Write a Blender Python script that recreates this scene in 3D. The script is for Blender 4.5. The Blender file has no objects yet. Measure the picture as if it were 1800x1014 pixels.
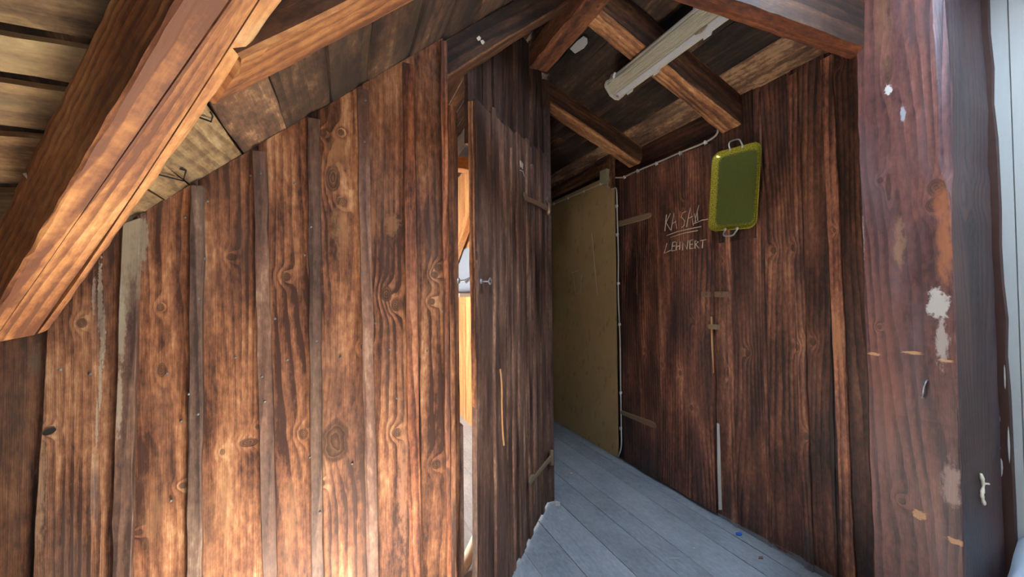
import bpy, bmesh, math, random
from mathutils import Vector, Matrix, Quaternion
random.seed(7)
SC = bpy.context.scene
COL = SC.collection
R = math.radians

# ------------------------------------------------------------------ camera
cam_data = bpy.data.cameras.new('camera')
cam = bpy.data.objects.new('camera', cam_data)
COL.objects.link(cam)
SC.camera = cam
cam_data.sensor_width = 36.0
cam_data.lens = 36.0 * 689.0 / 1800.0
cam_data.clip_start = 0.02
yaw, pitch, roll = R(23.1), R(1.17), R(-0.54)
fwd = Vector((math.sin(yaw) * math.cos(pitch), math.cos(yaw) * math.cos(pitch), math.sin(pitch)))
rt = Vector((math.cos(yaw), -math.sin(yaw), 0))
up = rt.cross(fwd)
rt2 = math.cos(roll) * rt + math.sin(roll) * up
up2 = -math.sin(roll) * rt + math.cos(roll) * up
cam.matrix_world = Matrix(((rt2.x, up2.x, -fwd.x, 0), (rt2.y, up2.y, -fwd.y, 0), (rt2.z, up2.z, -fwd.z, 1.3), (0, 0, 0, 1)))

# ------------------------------------------------------------------ world, lights, exposure
SC.view_settings.view_transform = 'Standard'
SC.view_settings.look = 'None'
SC.view_settings.exposure = 0.9
SC.view_settings.gamma = 1.0
SC.view_settings.use_curve_mapping = False
w = bpy.data.worlds.new('sky'); SC.world = w; w.use_nodes = True
bg = w.node_tree.nodes['Background']
bg.inputs[0].default_value = (0.55, 0.72, 1.0, 1); bg.inputs[1].default_value = 0.2

def light(name, kind, loc, direction, energy, color, size=None, size_y=None):
    d = bpy.data.lights.new(name, kind); d.energy = energy; d.color = color
    if kind == 'AREA':
        d.shape = 'RECTANGLE'; d.size = size; d.size_y = size_y
    o = bpy.data.objects.new(name, d); COL.objects.link(o)
    o.location = loc
    o.rotation_euler = Vector(direction).to_track_quat('-Z', 'Y').to_euler()
    return o
# sun falling through an unseen roof window, placed for its patch, onto the floor
sun = light('sun', 'SUN', (-4, -1.5, 6), (0.78, 0.20, -1.0), 375.0, (1.0, 0.88, 0.74)); sun.data.angle = R(0.6)
# added fill from unseen skylight and gable window; daylight of the room behind
light('added_skylight_fill', 'AREA', (1.27, 0.12, 2.675), (-0.42, 0, -1.0), 42.0, (0.62, 0.80, 1.0), 0.50, 0.62)
light('added_gable_fill', 'AREA', (-0.2, -2.12, 1.35), (0, 1, 0), 4.0, (0.72, 0.86, 1.0), 1.5, 1.2)
light('sky_back_room_window', 'AREA', (-0.9, 3.4, 1.1), (1, 0.1, 0.02), 130.0, (1.0, 0.95, 0.88), 1.0, 0.9)

# ------------------------------------------------------------------ helpers
def tag(o, label=None, cat=None, group=None, kind=None):
    if label: o['label'] = label
    if cat: o['category'] = cat
    if group: o['group'] = group
    if kind: o['kind'] = kind
    return o
def empty(name, loc=(0, 0, 0)):
    o = bpy.data.objects.new(name, None); COL.objects.link(o); o.location = loc; o.empty_display_size = 0.1
    return o
def new_bm():
    bm = bmesh.new(); bm.loops.layers.uv.new('UVMap'); bm.loops.layers.float_color.new('tint'); return bm
def link(name, bm, mats, parent=None, smooth=False, bevel=0.0, kind=None):
    me = bpy.data.meshes.new(name)
    bmesh.ops.recalc_face_normals(bm, faces=bm.faces[:])
    bm.to_mesh(me); bm.free()
    for m in (mats if isinstance(mats, (list, tuple)) else [mats]): me.materials.append(m)
    if smooth:
        for p in me.polygons: p.use_smooth = True
    o = bpy.data.objects.new(name, me); COL.objects.link(o)
    if parent is not None:
        o.parent = parent
        o.matrix_parent_inverse = Matrix.Translation(-Vector(parent.location)) if parent.location.length > 0 else Matrix()
    if bevel:
        md = o.modifiers.new('bevel', 'BEVEL'); md.width = bevel; md.segments = 1; md.limit_method = 'ANGLE'; md.angle_limit = R(50)
    if kind: o['kind'] = kind
    return o
def setface(bm, f, uvs, tint, mi=0):
    ul = bm.loops.layers.uv['UVMap']; cl = bm.loops.layers.float_color['tint']
    for lp, uv in zip(f.loops, uvs):
        lp[ul].uv = uv; lp[cl] = tint
    f.material_index = mi

def add_board(bm, fl, fr, v0, v1l, v1r, place, thick, tint=(1, 1, 1, 0.5), n=16, jit=0.0012, seed=None, mi=0, cup=0.0):
    """a sawn board: fl(v), fr(v) are its two edges, v runs along the grain, place(u, v, w) puts it in the world"""
    su, sv = (random.uniform(-40, 40), random.uniform(-40, 40)) if seed is None else seed
    rows = []
    for i in range(n + 1):
        t = i / n
        vl, vr = v0 + (v1l - v0) * t, v0 + (v1r - v0) * t
        ul = fl(vl) + random.gauss(0, jit); ur = fr(vr) + random.gauss(0, jit)
        wl, wr = random.gauss(0, jit * 0.4), random.gauss(0, jit * 0.4)
        rows.append([((ul, vl), bm.verts.new(place(ul, vl, wl))), ((ur, vr), bm.verts.new(place(ur, vr, wr))),
                     ((ur + thick, vr), bm.verts.new(place(ur, vr, -thick))), ((ul - thick, vl), bm.verts.new(place(ul, vl, -thick)))])
    def q(a, b, c, d):
        f = bm.faces.new([x[1] for x in (a, b, c, d)])
        setface(bm, f, [(x[0][0] + su, x[0][1] + sv) for x in (a, b, c, d)], tint, mi)
    for r0, r1 in zip(rows, rows[1:]):
        q(r0[0], r0[1], r1[1], r1[0]); q(r0[1], r0[2], r1[2], r1[1]); q(r0[3], r0[0], r1[0], r1[3])
        f = bm.faces.new([r0[2][1], r0[3][1], r1[3][1], r1[2][1]])
        setface(bm, f, [(x[0][0] + su, x[0][1] + sv) for x in (r0[2], r0[3], r1[3], r1[2])], tint, mi)
    q(*[rows[0][k] for k in (3, 2, 1, 0)]); q(*rows[-1])

def add_beam(bm, P0, P1, side, down, prof, tint=(1, 1, 1, 0.5), n=28, jit=0.002, seed=None, notch=None, wave=0.0, stain_shade=None):
    """a hewn timber: the closed profile prof [(a, b)] (a along side, b along -down) is swept from P0 to P1"""
    P0, P1, side, down = Vector(P0), Vector(P1), Vector(side).normalized(), Vector(down).normalized()
    L = (P1 - P0).length
    su, sv = (random.uniform(-40, 40), random.uniform(-40, 40)) if seed is None else seed
    per = [0.0]
    for a, b in zip(prof, prof[1:] + prof[:1]): per.append(per[-1] + math.hypot(a[0] - b[0], a[1] - b[1]))
    rings = []
    ph = [random.uniform(0, 6.28) for _ in prof]
    for i in range(n + 1):
        t = i / n; ring = []
        for j, (a, b) in enumerate(prof):
            ja = random.gauss(0, jit) + wave * math.sin(t * 9 + ph[j]) ; jb = random.gauss(0, jit) + wave * math.sin(t * 7 + ph[j])
            if notch and j in notch: a2, b2 = notch[j](t)
            else: a2, b2 = a + ja, b + jb
            ring.append(bm.verts.new(P0 + (P1 - P0) * t + side * a2 - down * b2))
        rings.append(ring)
    m = len(prof)
    for i in range(n):
        v0, v1 = L * i / n, L * (i + 1) / n
        for j in range(m):
            k = (j + 1) % m
            f = bm.faces.new([rings[i][j], rings[i][k], rings[i + 1][k], rings[i + 1][j]])
            setface(bm, f, [(per[j] + su, v0 + sv), (per[j + 1] + su, v0 + sv), (per[j + 1] + su, v1 + sv), (per[j] + su, v1 + sv)], stain_shade[0] if stain_shade and j in stain_shade[1] else tint)
    for ring in (rings[0][::-1], rings[-1]):
        f = bm.faces.new(ring); f.normal_update()
        pp = prof[::-1] if ring is not rings[-1] else prof
        setface(bm, f, [(a * 1.0 + su, b * 0.12 + sv) for a, b in pp], tint)
def rect_prof(w, h, c=0.006):
    """w wide, h high above the underside, with small worn corners; centred on a = 0"""
    x = w / 2
    return [(-x + c, 0), (x - c, 0), (x, c), (x, h - c), (x - c, h), (-x + c, h), (-x, h - c), (-x, c)]

def add_box(bm, lo, hi, M=None, tint=(1, 1, 1, 0.5), mi=0):
    M = M or Matrix()
    vs = [bm.verts.new(M @ Vector((x, y, z))) for x in (lo[0], hi[0]) for y in (lo[1], hi[1]) for z in (lo[2], hi[2])]
    for idx in ((0, 1, 3, 2), (4, 6, 7, 5), (0, 4, 5, 1), (2, 3, 7, 6), (0, 2, 6, 4), (1, 5, 7, 3)):
        f = bm.faces.new([vs[i] for i in idx])
        uv = []
        for i in idx:
            c = vs[i].co; uv.append((c.x + c.y, c.z + 0.3 * c.y))
        setface(bm, f, uv, tint, mi)
def add_tube(bm, pts, r, seg=8, cap=True, tint=(1, 1, 1, 0.5), mi=0):
    pts = [Vector(p) for p in pts]; rings = []
    for i, p in enumerate(pts):
        d = (pts[min(i + 1, len(pts) - 1)] - pts[max(i - 1, 0)]).normalized()
        a = d.cross(Vector((0.13, 0.27, 0.95))).normalized(); b = d.cross(a)
        rr = r[i] if isinstance(r, (list, tuple)) else r
        rings.append([bm.verts.new(p + rr * (a * math.cos(2 * math.pi * k / seg) + b * math.sin(2 * math.pi * k / seg))) for k in range(seg)])
    for r0, r1 in zip(rings, rings[1:]):
        for k in range(seg):
            f = bm.faces.new([r0[k], r0[(k + 1) % seg], r1[(k + 1) % seg], r1[k]]); setface(bm, f, [(0, 0)] * 4, tint, mi); f.smooth = True
    if cap:
        f = bm.faces.new(rings[0][::-1]); setface(bm, f, [(0, 0)] * seg, tint, mi)
        f = bm.faces.new(rings[-1]); setface(bm, f, [(0, 0)] * seg, tint, mi)
def smooth_path(pts, k=6):
    pts = [Vector(p) for p in pts]; out = []
    for i in range(len(pts) - 1):
        p0, p1, p2, p3 = pts[max(i - 1, 0)], pts[i], pts[i + 1], pts[min(i + 2, len(pts) - 1)]
        for j in range(k):
            t = j / k
            out.append(0.5 * ((2 * p1) + (p2 - p0) * t + (2 * p0 - 5 * p1 + 4 * p2 - p3) * t * t + (3 * p1 - p0 - 3 * p2 + p3) * t ** 3))
    out.append(pts[-1]); return out
def add_disc(bm, c, nrm, r, dome, seg=10, tint=(1, 1, 1, 0.5)):
    c, nrm = Vector(c), Vector(nrm).normalized()
    a = nrm.cross(Vector((0.3, 0.2, 0.93))).normalized(); b = nrm.cross(a)
    rim = [bm.verts.new(c + r * (a * math.cos(6.2832 * k / seg) + b * math.sin(6.2832 * k / seg))) for k in range(seg)]
    low = [bm.verts.new(v.co - nrm * 0.004) for v in rim]
    top = bm.verts.new(c + nrm * dome)
    for k in range(seg):
        f = bm.faces.new([rim[k], rim[(k + 1) % seg], top]); setface(bm, f, [(0, 0)] * 3, tint); f.smooth = True
        f = bm.faces.new([low[k], low[(k + 1) % seg], rim[(k + 1) % seg], rim[k]]); setface(bm, f, [(0, 0)] * 4, tint)
def add_patch(bm, pts, nrm, t=0.0012, tint=(1, 1, 1, 0.5)):
    """a thin flake or paint mark with its own thickness: outline pts extruded along nrm"""
    nrm = Vector(nrm).normalized(); pts = [Vector(p) for p in pts]
    a = [bm.verts.new(p) for p in pts]; b = [bm.verts.new(p + nrm * t) for p in pts]
    n = len(pts)
    for k in range(n):
        f = bm.faces.new([a[k], a[(k + 1) % n], b[(k + 1) % n], b[k]]); setface(bm, f, [(0, 0)] * 4, tint)
    f = bm.faces.new(b); setface(bm, f, [(0, 0)] * n, tint)
    bmesh.ops.triangulate(bm, faces=[f])

def add_ribbon(bm, s, place, k=8):
    """a ragged-edged run of paint or lime along the points (u, v, width)"""
    prev = None
    for i in range((len(s) - 1) * k + 1):
        j = min(i // k, len(s) - 2); t = i / k - j
        u, v, w_ = [s[j][q] + (s[j + 1][q] - s[j][q]) * t for q in range(3)]
        a = bm.verts.new(place(u - w_ * random.uniform(0.35, 0.6), v)); b = bm.verts.new(place(u + w_ * random.uniform(0.35, 0.6), v))
        if prev:
            f = bm.faces.new([prev[0], prev[1], b, a]); setface(bm, f, [(0, 0)] * 4, (1, 1, 1, .5))
        prev = (a, b)
# ------------------------------------------------------------------ materials
class G:
    def __init__(self, name):
        self.m = bpy.data.materials.new(name); self.m.use_nodes = True
        self.t = self.m.node_tree; self.n = self.t.nodes; self.l = self.t.links
        self.bsdf = self.n['Principled BSDF']
    def node(self, kind, **kw):
        x = self.n.new(kind)
        for k, v in kw.items(): setattr(x, k, v)
        return x
    def put(self, sock, val):
        if hasattr(val, 'is_output') or isinstance(val, bpy.types.NodeSocket): self.l.new(val, sock)
        else: sock.default_value = val
    def math(self, op, a, b=0.0, c=None, clamp=False):
        x = self.node('ShaderNodeMath', operation=op, use_clamp=clamp)
        self.put(x.inputs[0], a); self.put(x.inputs[1], b)
        if c is not None: self.put(x.inputs[2], c)
        return x.outputs[0]
    def comb(self, x, y, z=0.0):
        c = self.node('ShaderNodeCombineXYZ')
        self.put(c.inputs[0], x); self.put(c.inputs[1], y); self.put(c.inputs[2], z); return c.outputs[0]
    def sep(self, v):
        s = self.node('ShaderNodeSeparateXYZ'); self.l.new(v, s.inputs[0]); return s.outputs
    def noise(self, vec, scale=1.0, detail=2.0, rough=0.5, dist=0.0, dim='3D'):
        x = self.node('ShaderNodeTexNoise', noise_dimensions=dim)
        self.l.new(vec, x.inputs['Vector']); x.inputs['Scale'].default_value = scale; x.inputs['Detail'].default_value = detail
        x.inputs['Roughness'].default_value = rough; x.inputs['Distortion'].default_value = dist
        return x.outputs[0]
    def ramp(self, fac, stops, interp='LINEAR'):
        x = self.node('ShaderNodeValToRGB'); x.color_ramp.interpolation = interp
        e = x.color_ramp.elements
        while len(e) < len(stops): e.new(0.5)
        for el, (p, c) in zip(e, stops):
            el.position = p; el.color = c if len(c) == 4 else (*c, 1)
        self.put(x.inputs[0], fac); return x.outputs[0]
    def mix(self, f, a, b, mode='MIX'):
        x = self.node('ShaderNodeMix', data_type='RGBA', blend_type=mode)
        self.put(x.inputs[0], f)
        for s, v in ((x.inputs[6], a), (x.inputs[7], b)):
            if isinstance(v, tuple): s.default_value = v if len(v) == 4 else (*v, 1)
            else: self.l.new(v, s)
        return x.outputs[2]
    def range(self, v, a, b, c=0.0, d=1.0, smooth=True):
        x = self.node('ShaderNodeMapRange', interpolation_type='SMOOTHSTEP' if smooth else 'LINEAR')
        self.put(x.inputs[0], v)
        for i, q in enumerate((a, b, c, d)): self.put(x.inputs[i + 1], q)
        return x.outputs[0]

def make_wood(name, dark, mid, light, pale, bias=0.0, contrast=1.0, ring=0.5, ringfreq=26.0, warp=9.0, rough=0.62, bump=0.25,
              grey=None, grey_amt=0.0, knots=None, rand_knots=1.0, spec=0.35, knot_col=(0.035, 0.016, 0.009), fibre=0.25, mott=(9.0, 1.8), stains=None):
    g = G(name)
    uv = g.node('ShaderNodeUVMap').outputs[0]
    u, v = g.sep(uv)[0:2]
    at = g.node('ShaderNodeAttribute', attribute_name='tint')
    tint, wear = at.outputs['Color'], at.outputs['Alpha']
    field, mask, kring = 0.0, 0.0, 0.0
    if rand_knots > 0:
        KX, KY = 6.0, 1.5
        vo = g.node('ShaderNodeTexVoronoi', voronoi_dimensions='2D', feature='F1')
        g.l.new(g.comb(g.math('MULTIPLY', u, KX), g.math('MULTIPLY', v, KY)), vo.inputs['Vector']); vo.inputs['Scale'].default_value = 1.0
        px, py = g.sep(vo.outputs['Position'])[0:2]
        cr = g.sep(vo.outputs['Color'])
        dx = g.math('SUBTRACT', u, g.math('DIVIDE', px, KX)); dy = g.math('DIVIDE', g.math('SUBTRACT', v, g.math('DIVIDE', py, KY)), 1.5)
        e = g.math('SQRT', g.math('ADD', g.math('MULTIPLY', dx, dx), g.math('MULTIPLY', dy, dy)))
        r = g.math('MULTIPLY', g.math('MULTIPLY_ADD', cr[0], 0.011, 0.004), g.math('GREATER_THAN', cr[1], 1.0 - 0.6 * rand_knots))
        r = g.math('ADD', r, 0.0002)
        q = g.math('DIVIDE', e, r)
        field = g.math('EXPONENT', g.math('MULTIPLY', g.math('MULTIPLY', q, q), -0.22))
        mask = g.range(q, 0.75, 1.15, 1.0, 0.0)
        kring = q
    if knots:
        P = g.sep(g.node('ShaderNodeNewGeometry').outputs['Position'])
        ku, kv = (P[0], P[2]) if knots[0] == 'x' else (P[1], P[2])
        wob = g.noise(g.comb(ku, kv), 30.0, 1.0)
        for (a, b, ra, rb) in knots[1]:
            dx = g.math('DIVIDE', g.math('SUBTRACT', ku, a), ra); dy = g.math('DIVIDE', g.math('SUBTRACT', kv, b), rb)
            q = g.math('SQRT', g.math('ADD', g.math('MULTIPLY', dx, dx), g.math('MULTIPLY', dy, dy)))
            q = g.math('ADD', q, g.math('MULTIPLY_ADD', wob, 0.5, -0.25))
            fe = g.math('EXPONENT', g.math('MULTIPLY', g.math('MULTIPLY', q, q), -0.30))
            mk = g.range(q, 0.8, 1.08, 1.0, 0.0)
            field = g.math('ADD', field, fe); mask = g.math('MAXIMUM', mask, mk)
            kring = g.math('MULTIPLY', q, 1.0) if isinstance(kring, float) else g.math('MINIMUM', kring, q)
    # growth rings: contour lines of a field stretched along the grain, bending round the knots
    w1 = g.noise(g.comb(g.math('MULTIPLY', u, 3.6), g.math('MULTIPLY', v, 0.42)), 1.0, 1.5, 0.45)
    c = g.math('ADD', g.math('MULTIPLY', u, ringfreq), g.math('MULTIPLY', w1, warp))
    c = g.math('ADD', c, g.math('MULTIPLY', field, 1.6))
    small = g.noise(g.comb(g.math('MULTIPLY', u, 30), g.math('MULTIPLY', v, 5)), 1.0, 2.0)
    c = g.math('ADD', c, g.math('MULTIPLY', small, 0.5))
    fr = g.math('FRACT', c)
    late = g.math('MULTIPLY', g.range(fr, 0.25, 0.86), g.range(fr, 0.9, 1.0, 1.0, 0.0))
    kr = g.math('FRACT', g.math('MULTIPLY', kring, 3.0)) if not isinstance(kring, float) else 0.0
    late = g.math('ADD', g.math('MULTIPLY', late, g.math('SUBTRACT', 1.0, mask)), g.math('MULTIPLY', mask, g.math('MULTIPLY', kr, 0.7)))
    ringvar = g.range(g.noise(g.comb(g.math('MULTIPLY', u, 5), g.math('MULTIPLY', v, 1.1)), 1.0, 1.0), 0.35, 0.65, 0.25, 1.0)
    late = g.math('MULTIPLY', late, ringvar)
    fib = g.noise(g.comb(g.math('MULTIPLY', u, 330), g.math('MULTIPLY', v, 9)), 1.0, 3.0, 0.6)
    mo = g.noise(g.comb(g.math('MULTIPLY', u, mott[0]), g.math('MULTIPLY', v, mott[1])), 1.0, 5.0, 0.62)
    spk = g.noise(g.comb(g.math('MULTIPLY', u, 70), g.math('MULTIPLY', v, 28)), 1.0, 3.0, 0.65)
    t = g.math('MULTIPLY_ADD', g.math('SUBTRACT', mo, 0.5), 1.9 * contrast, 0.5 + bias)
    t = g.math('ADD', t, g.math('SUBTRACT', wear, 0.5))
    t = g.math('ADD', t, g.math('MULTIPLY', g.math('SUBTRACT', fib, 0.5), fibre * 1.6))
    t = g.math('ADD', t, g.math('MULTIPLY', g.math('SUBTRACT', spk, 0.5), 0.9))
    t = g.math('SUBTRACT', t, g.math('MULTIPLY', late, ring * 0.55))
    t = g.math('ADD', t, g.math('MULTIPLY', field, 0.22), clamp=True)
    col = g.ramp(t, [(0.08, dark), (0.42, mid), (0.72, light), (0.98, pale)])
    if grey and grey_amt > 0:
        gn = g.noise(g.comb(g.math('MULTIPLY', u, 6.5), g.math('MULTIPLY', v, 1.1), 4.2), 1.0, 4.0, 0.6)
        gf = g.math('MULTIPLY', g.range(gn, 0.46, 0.68), grey_amt)
        col = g.mix(gf, col, g.mix(g.math('MULTIPLY', fib, 0.7), grey, tuple(x * 0.45 for x in grey[:3])))
    col = g.mix(g.math('MULTIPLY', mask, g.math('MULTIPLY_ADD', kr, 0.35, 0.52)), col, knot_col)
    col = g.mix(1.0, col, tint, 'MULTIPLY')
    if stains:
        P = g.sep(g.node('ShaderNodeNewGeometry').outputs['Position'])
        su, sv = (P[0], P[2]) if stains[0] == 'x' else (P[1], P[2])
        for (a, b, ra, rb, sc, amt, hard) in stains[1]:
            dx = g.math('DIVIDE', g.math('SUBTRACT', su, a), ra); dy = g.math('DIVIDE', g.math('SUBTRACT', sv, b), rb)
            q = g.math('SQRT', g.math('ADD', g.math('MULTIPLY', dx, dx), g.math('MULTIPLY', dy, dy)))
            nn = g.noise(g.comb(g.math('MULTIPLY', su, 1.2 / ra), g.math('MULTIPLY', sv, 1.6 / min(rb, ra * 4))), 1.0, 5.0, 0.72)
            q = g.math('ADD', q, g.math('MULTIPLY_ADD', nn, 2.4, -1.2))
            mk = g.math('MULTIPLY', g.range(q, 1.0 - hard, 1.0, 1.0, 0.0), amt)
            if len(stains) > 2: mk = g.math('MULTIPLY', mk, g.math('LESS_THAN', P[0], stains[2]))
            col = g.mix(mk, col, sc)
    g.l.new(col, g.bsdf.inputs['Base Color'])
    ro = g.math('MULTIPLY_ADD', spk, 0.25, rough - 0.12)
    g.l.new(ro, g.bsdf.inputs['Roughness'])
    g.bsdf.inputs['Specular IOR Level'].default_value = spec
    h = g.math('ADD', g.math('MULTIPLY', late, 0.5), g.math('ADD', g.math('MULTIPLY', fib, 0.7), g.math('MULTIPLY', spk, 0.5)))
    h = g.math('SUBTRACT', h, g.math('MULTIPLY', mask, 0.8))
    bp = g.node('ShaderNodeBump'); bp.inputs['Strength'].default_value = bump; bp.inputs['Distance'].default_value = 0.004
    g.l.new(h, bp.inputs['Height']); g.l.new(bp.outputs[0], g.bsdf.inputs['Normal'])
    return g.m
def simple(name, col, rough=0.5, metal=0.0, spec=0.5, var=0.0, vscale=40.0, bump=0.0):
    g = G(name)
    if var > 0 or bump > 0:
        co = g.node('ShaderNodeTexCoord').outputs['Object']
        n = g.noise(co, vscale, 4.0, 0.6)
        c = g.mix(n, tuple(x * (1 - var) for x in col[:3]), tuple(min(1, x * (1 + var)) for x in col[:3]))
        g.l.new(c, g.bsdf.inputs['Base Color'])
        if bump:
            bp = g.node('ShaderNodeBump'); bp.inputs['Strength'].default_value = bump; bp.inputs['Distance'].default_value = 0.003
            g.l.new(n, bp.inputs['Height']); g.l.new(bp.outputs[0], g.bsdf.inputs['Normal'])
    else:
        g.bsdf.inputs['Base Color'].default_value = (*col[:3], 1)
    g.bsdf.inputs['Roughness'].default_value = rough; g.bsdf.inputs['Metallic'].default_value = metal
    g.bsdf.inputs['Specular IOR Level'].default_value = spec
    return g.m
LEFT_PLANKS = [('A', (-1.1678, -0.0033), (-0.7678, 0.0303)), ('B', (-0.7699, 0.032), (-0.5983, 0.0139)), ('C', (-0.5805, 0.0145), (-0.4123, -0.0034)), ('D', (-0.4133, 0.0039), (-0.2052, -0.0258)), ('E', (-0.2052, -0.0258), (-0.0798, -0.0085)), ('F', (-0.0609, -0.0184), (0.0955, -0.0189)), ('G', (0.0955, -0.0189), (0.261, -0.0117)), ('H', (0.2622, -0.0123), (0.3643, -0.0089))]
LEFT_BATTENS = [((-0.5958, 0.0137), (-0.5539, 0.0117)), ((-0.4234, 0.0023), (-0.3887, 0.0003)), ((-0.2241, -0.0236), (-0.1816, -0.0277)), ((-0.0966, -0.0087), (-0.0606, -0.0082)), ((0.0744, -0.018), (0.1149, -0.0197)), ((0.214, -0.0101), (0.2559, -0.0117)), ((0.3467, -0.0069), (0.3624, -0.0022))]
LEFT_NAILS = [(-0.6439, 1.0987), (-0.4772, 1.0861), (-0.3114, 1.1208), (-0.1706, 1.1037), (-0.0146, 1.1002), (0.1476, 1.1171), (0.2798, 1.1027), (-0.384, 1.5984), (-0.4376, 1.5461), (-0.3844, 1.4222), (-0.1506, 1.6768), (-0.1223, 1.4429), (-0.0197, 1.5353), (0.0621, 1.8389), (-0.3991, 1.3021), (-0.2428, 1.6943), (-0.3986, 0.9628), (-0.1024, 1.5341), (0.0983, 1.2113), (0.3377, 1.2537), (-0.0852, 1.1614), (0.0558, 1.3857), (-0.2378, 1.0586), (-0.2299, 0.9811), (-0.0748, 0.6065), (-0.4656, 0.7167), (0.231, 1.6689), (0.1704, 0.9424), (-0.2734, 1.689), (0.0224, 0.7379), (-0.7044, 1.1146), (-0.4433, 0.9434), (0.066, 1.9841), (-0.105, 0.7878), (-0.4208, 1.0242), (-0.2057, 1.2365)]
LEFT_KNOTS = [(-0.0287, 0.8201, 0.0422, 0.0755), (-0.0373, 1.7083, 0.0229, 0.0503), (-0.0055, 1.6298, 0.0161, 0.0176), (-0.723, 0.9531, 0.011, 0.009), (-0.1249, 0.8605, 0.0148, 0.0184), (0.1701, 0.8218, 0.0176, 0.016), (0.3113, 0.6851, 0.019, 0.0187), (-0.492, 1.097, 0.0104, 0.023), (-0.1761, 1.3695, 0.0145, 0.0147), (-0.3232, 1.4294, 0.0132, 0.0123), (-0.3436, 0.8356, 0.0072, 0.0103), (0.1657, 1.2716, 0.0157, 0.0203), (0.1348, 1.3124, 0.0194, 0.0282), (0.3196, 1.4109, 0.015, 0.0149), (0.3067, 1.3831, 0.0149, 0.0127), (0.2956, 1.284, 0.0127, 0.0126), (-0.2751, 0.8542, 0.0271, 0.014), (-0.4397, 0.752, 0.0107, 0.0099), (-0.663, 1.2381, 0.0116, 0.014), (-0.5419, 0.64, 0.01, 0.008), (0.061, 1.1301, 0.0129, 0.0118), (-0.0125, 1.8676, 0.0107, 0.0118), (-0.0669, 1.8572, 0.0104, 0.0135), (-0.0715, 0.6888, 0.0102, 0.0111), (-0.4958, 1.2784, 0.0091, 0.0132), (-0.2481, 0.8996, 0.0122, 0.0089)]
STREAKS = [[(-0.6252, 1.3915, 0.0145), (-0.618, 1.2492, 0.01305), (-0.6186, 1.1862, 0.01015), (-0.6216, 1.1236, 0.0087), (-0.6234, 1.0611, 0.0087), (-0.6276, 0.9991, 0.0087), (-0.6305, 0.9373, 0.00725), (-0.6335, 0.8757, 0.00435)], [(-0.6381, 1.3755, 0.0087), (-0.634, 1.3125, 0.00725), (-0.636, 1.2733, 0.00435)]]
RIGHT_EDGES = {'1090': 2.5476, '1097': 2.499, '1127': 2.3054, '1163': 2.1007, '1205': 1.8929, '1250': 1.7004, '1257': 1.6729, '1285': 1.5683, '1305': 1.4988, '1345': 1.371, '1400': 1.2163, '1415': 1.1778, '1463': 1.0636, '1485': 1.0154, '1530': 0.924, '1600': 0.7982, '1745': 0.5869}
RIGHT_KNOTS = [(1.8635, 1.8779, 0.014, 0.02), (1.8053, 1.133, 0.014, 0.02), (2.0779, 0.8253, 0.014, 0.02), (1.9208, 0.7943, 0.014, 0.02), (1.5905, 0.8519, 0.014, 0.02), (1.4669, 0.9814, 0.014, 0.02), (1.8351, 0.5954, 0.014, 0.02), (2.2414, 0.9029, 0.014, 0.02), (2.4315, 0.6835, 0.014, 0.02), (1.219, 1.5266, 0.014, 0.02), (1.3159, 1.5235, 0.014, 0.02), (1.1407, 1.0763, 0.014, 0.02), (2.3255, 0.6183, 0.014, 0.02), (1.2091, 1.0419, 0.014, 0.02)]
CHALK = [[(2.0089, 1.842), (2.0267, 1.7333)], [(1.9737, 1.8426), (2.0152, 1.7893), (1.9763, 1.733)], [(1.9714, 1.7284), (1.9444, 1.8405), (1.9228, 1.7318)], [(1.9606, 1.772), (1.9264, 1.7809)], [(1.8417, 1.8308), (1.8737, 1.8263), (1.8835, 1.8026), (1.8566, 1.772), (1.8618, 1.7437), (1.8851, 1.733)], [(1.844, 1.7298), (1.8101, 1.8494), (1.791, 1.7316)], [(1.8294, 1.7814), (1.794, 1.789)], [(1.7456, 1.8495), (1.7637, 1.7972), (1.7821, 1.7407), (1.7188, 1.7538)], [(1.7807, 1.8041), (1.7692, 1.742)], [(1.7592, 1.8104), (1.7563, 1.7537)], [(1.723, 1.7511), (1.6628, 1.7502)], [(2.0122, 1.7003), (1.9185, 1.7125), (1.8176, 1.7147), (1.7321, 1.7146)], [(1.9774, 1.6838), (1.8721, 1.6943), (1.7576, 1.6944)], [(2.0083, 1.6498), (2.0353, 1.5837), (1.9794, 1.5968)], [(1.9586, 1.6472), (1.9697, 1.5919)], [(1.9586, 1.6472), (1.9343, 1.6477)], [(1.9641, 1.6215), (1.9397, 1.6223)], [(1.9697, 1.5919), (1.9404, 1.5924)], [(1.9248, 1.6465), (1.9308, 1.5913)], [(1.8964, 1.6464), (1.9024, 1.5918)], [(1.9255, 1.6168), (1.8971, 1.617)], [(1.8793, 1.5856), (1.8733, 1.6433), (1.8428, 1.5887), (1.8325, 1.6451)], [(1.8205, 1.5897), (1.8193, 1.6397), (1.793, 1.6432)], [(1.8199, 1.6147), (1.798, 1.6155)], [(1.8205, 1.5897), (1.7942, 1.5902)], [(1.7814, 1.5852), (1.7803, 1.6344)], [(1.7803, 1.6344), (1.755, 1.624), (1.7765, 1.6128), (1.7517, 1.5852)], [(1.7424, 1.6293), (1.6973, 1.6301)], [(1.7217, 1.63), (1.7269, 1.5823)]]
CABLE_TOP = [(2.5294, 2.2399), (2.4736, 2.224), (2.4261, 2.215), (2.2726, 2.2174), (2.0835, 2.2161), (1.8734, 2.2152), (1.7035, 2.2121), (1.6357, 2.2176), (1.6047, 2.2325), (1.5966, 2.2592)]
CLIPS_TOP = [(2.4195, 2.2131), (2.2726, 2.2174), (2.0835, 2.2121), (1.8735, 2.2116), (1.6832, 2.2115)]
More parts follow.
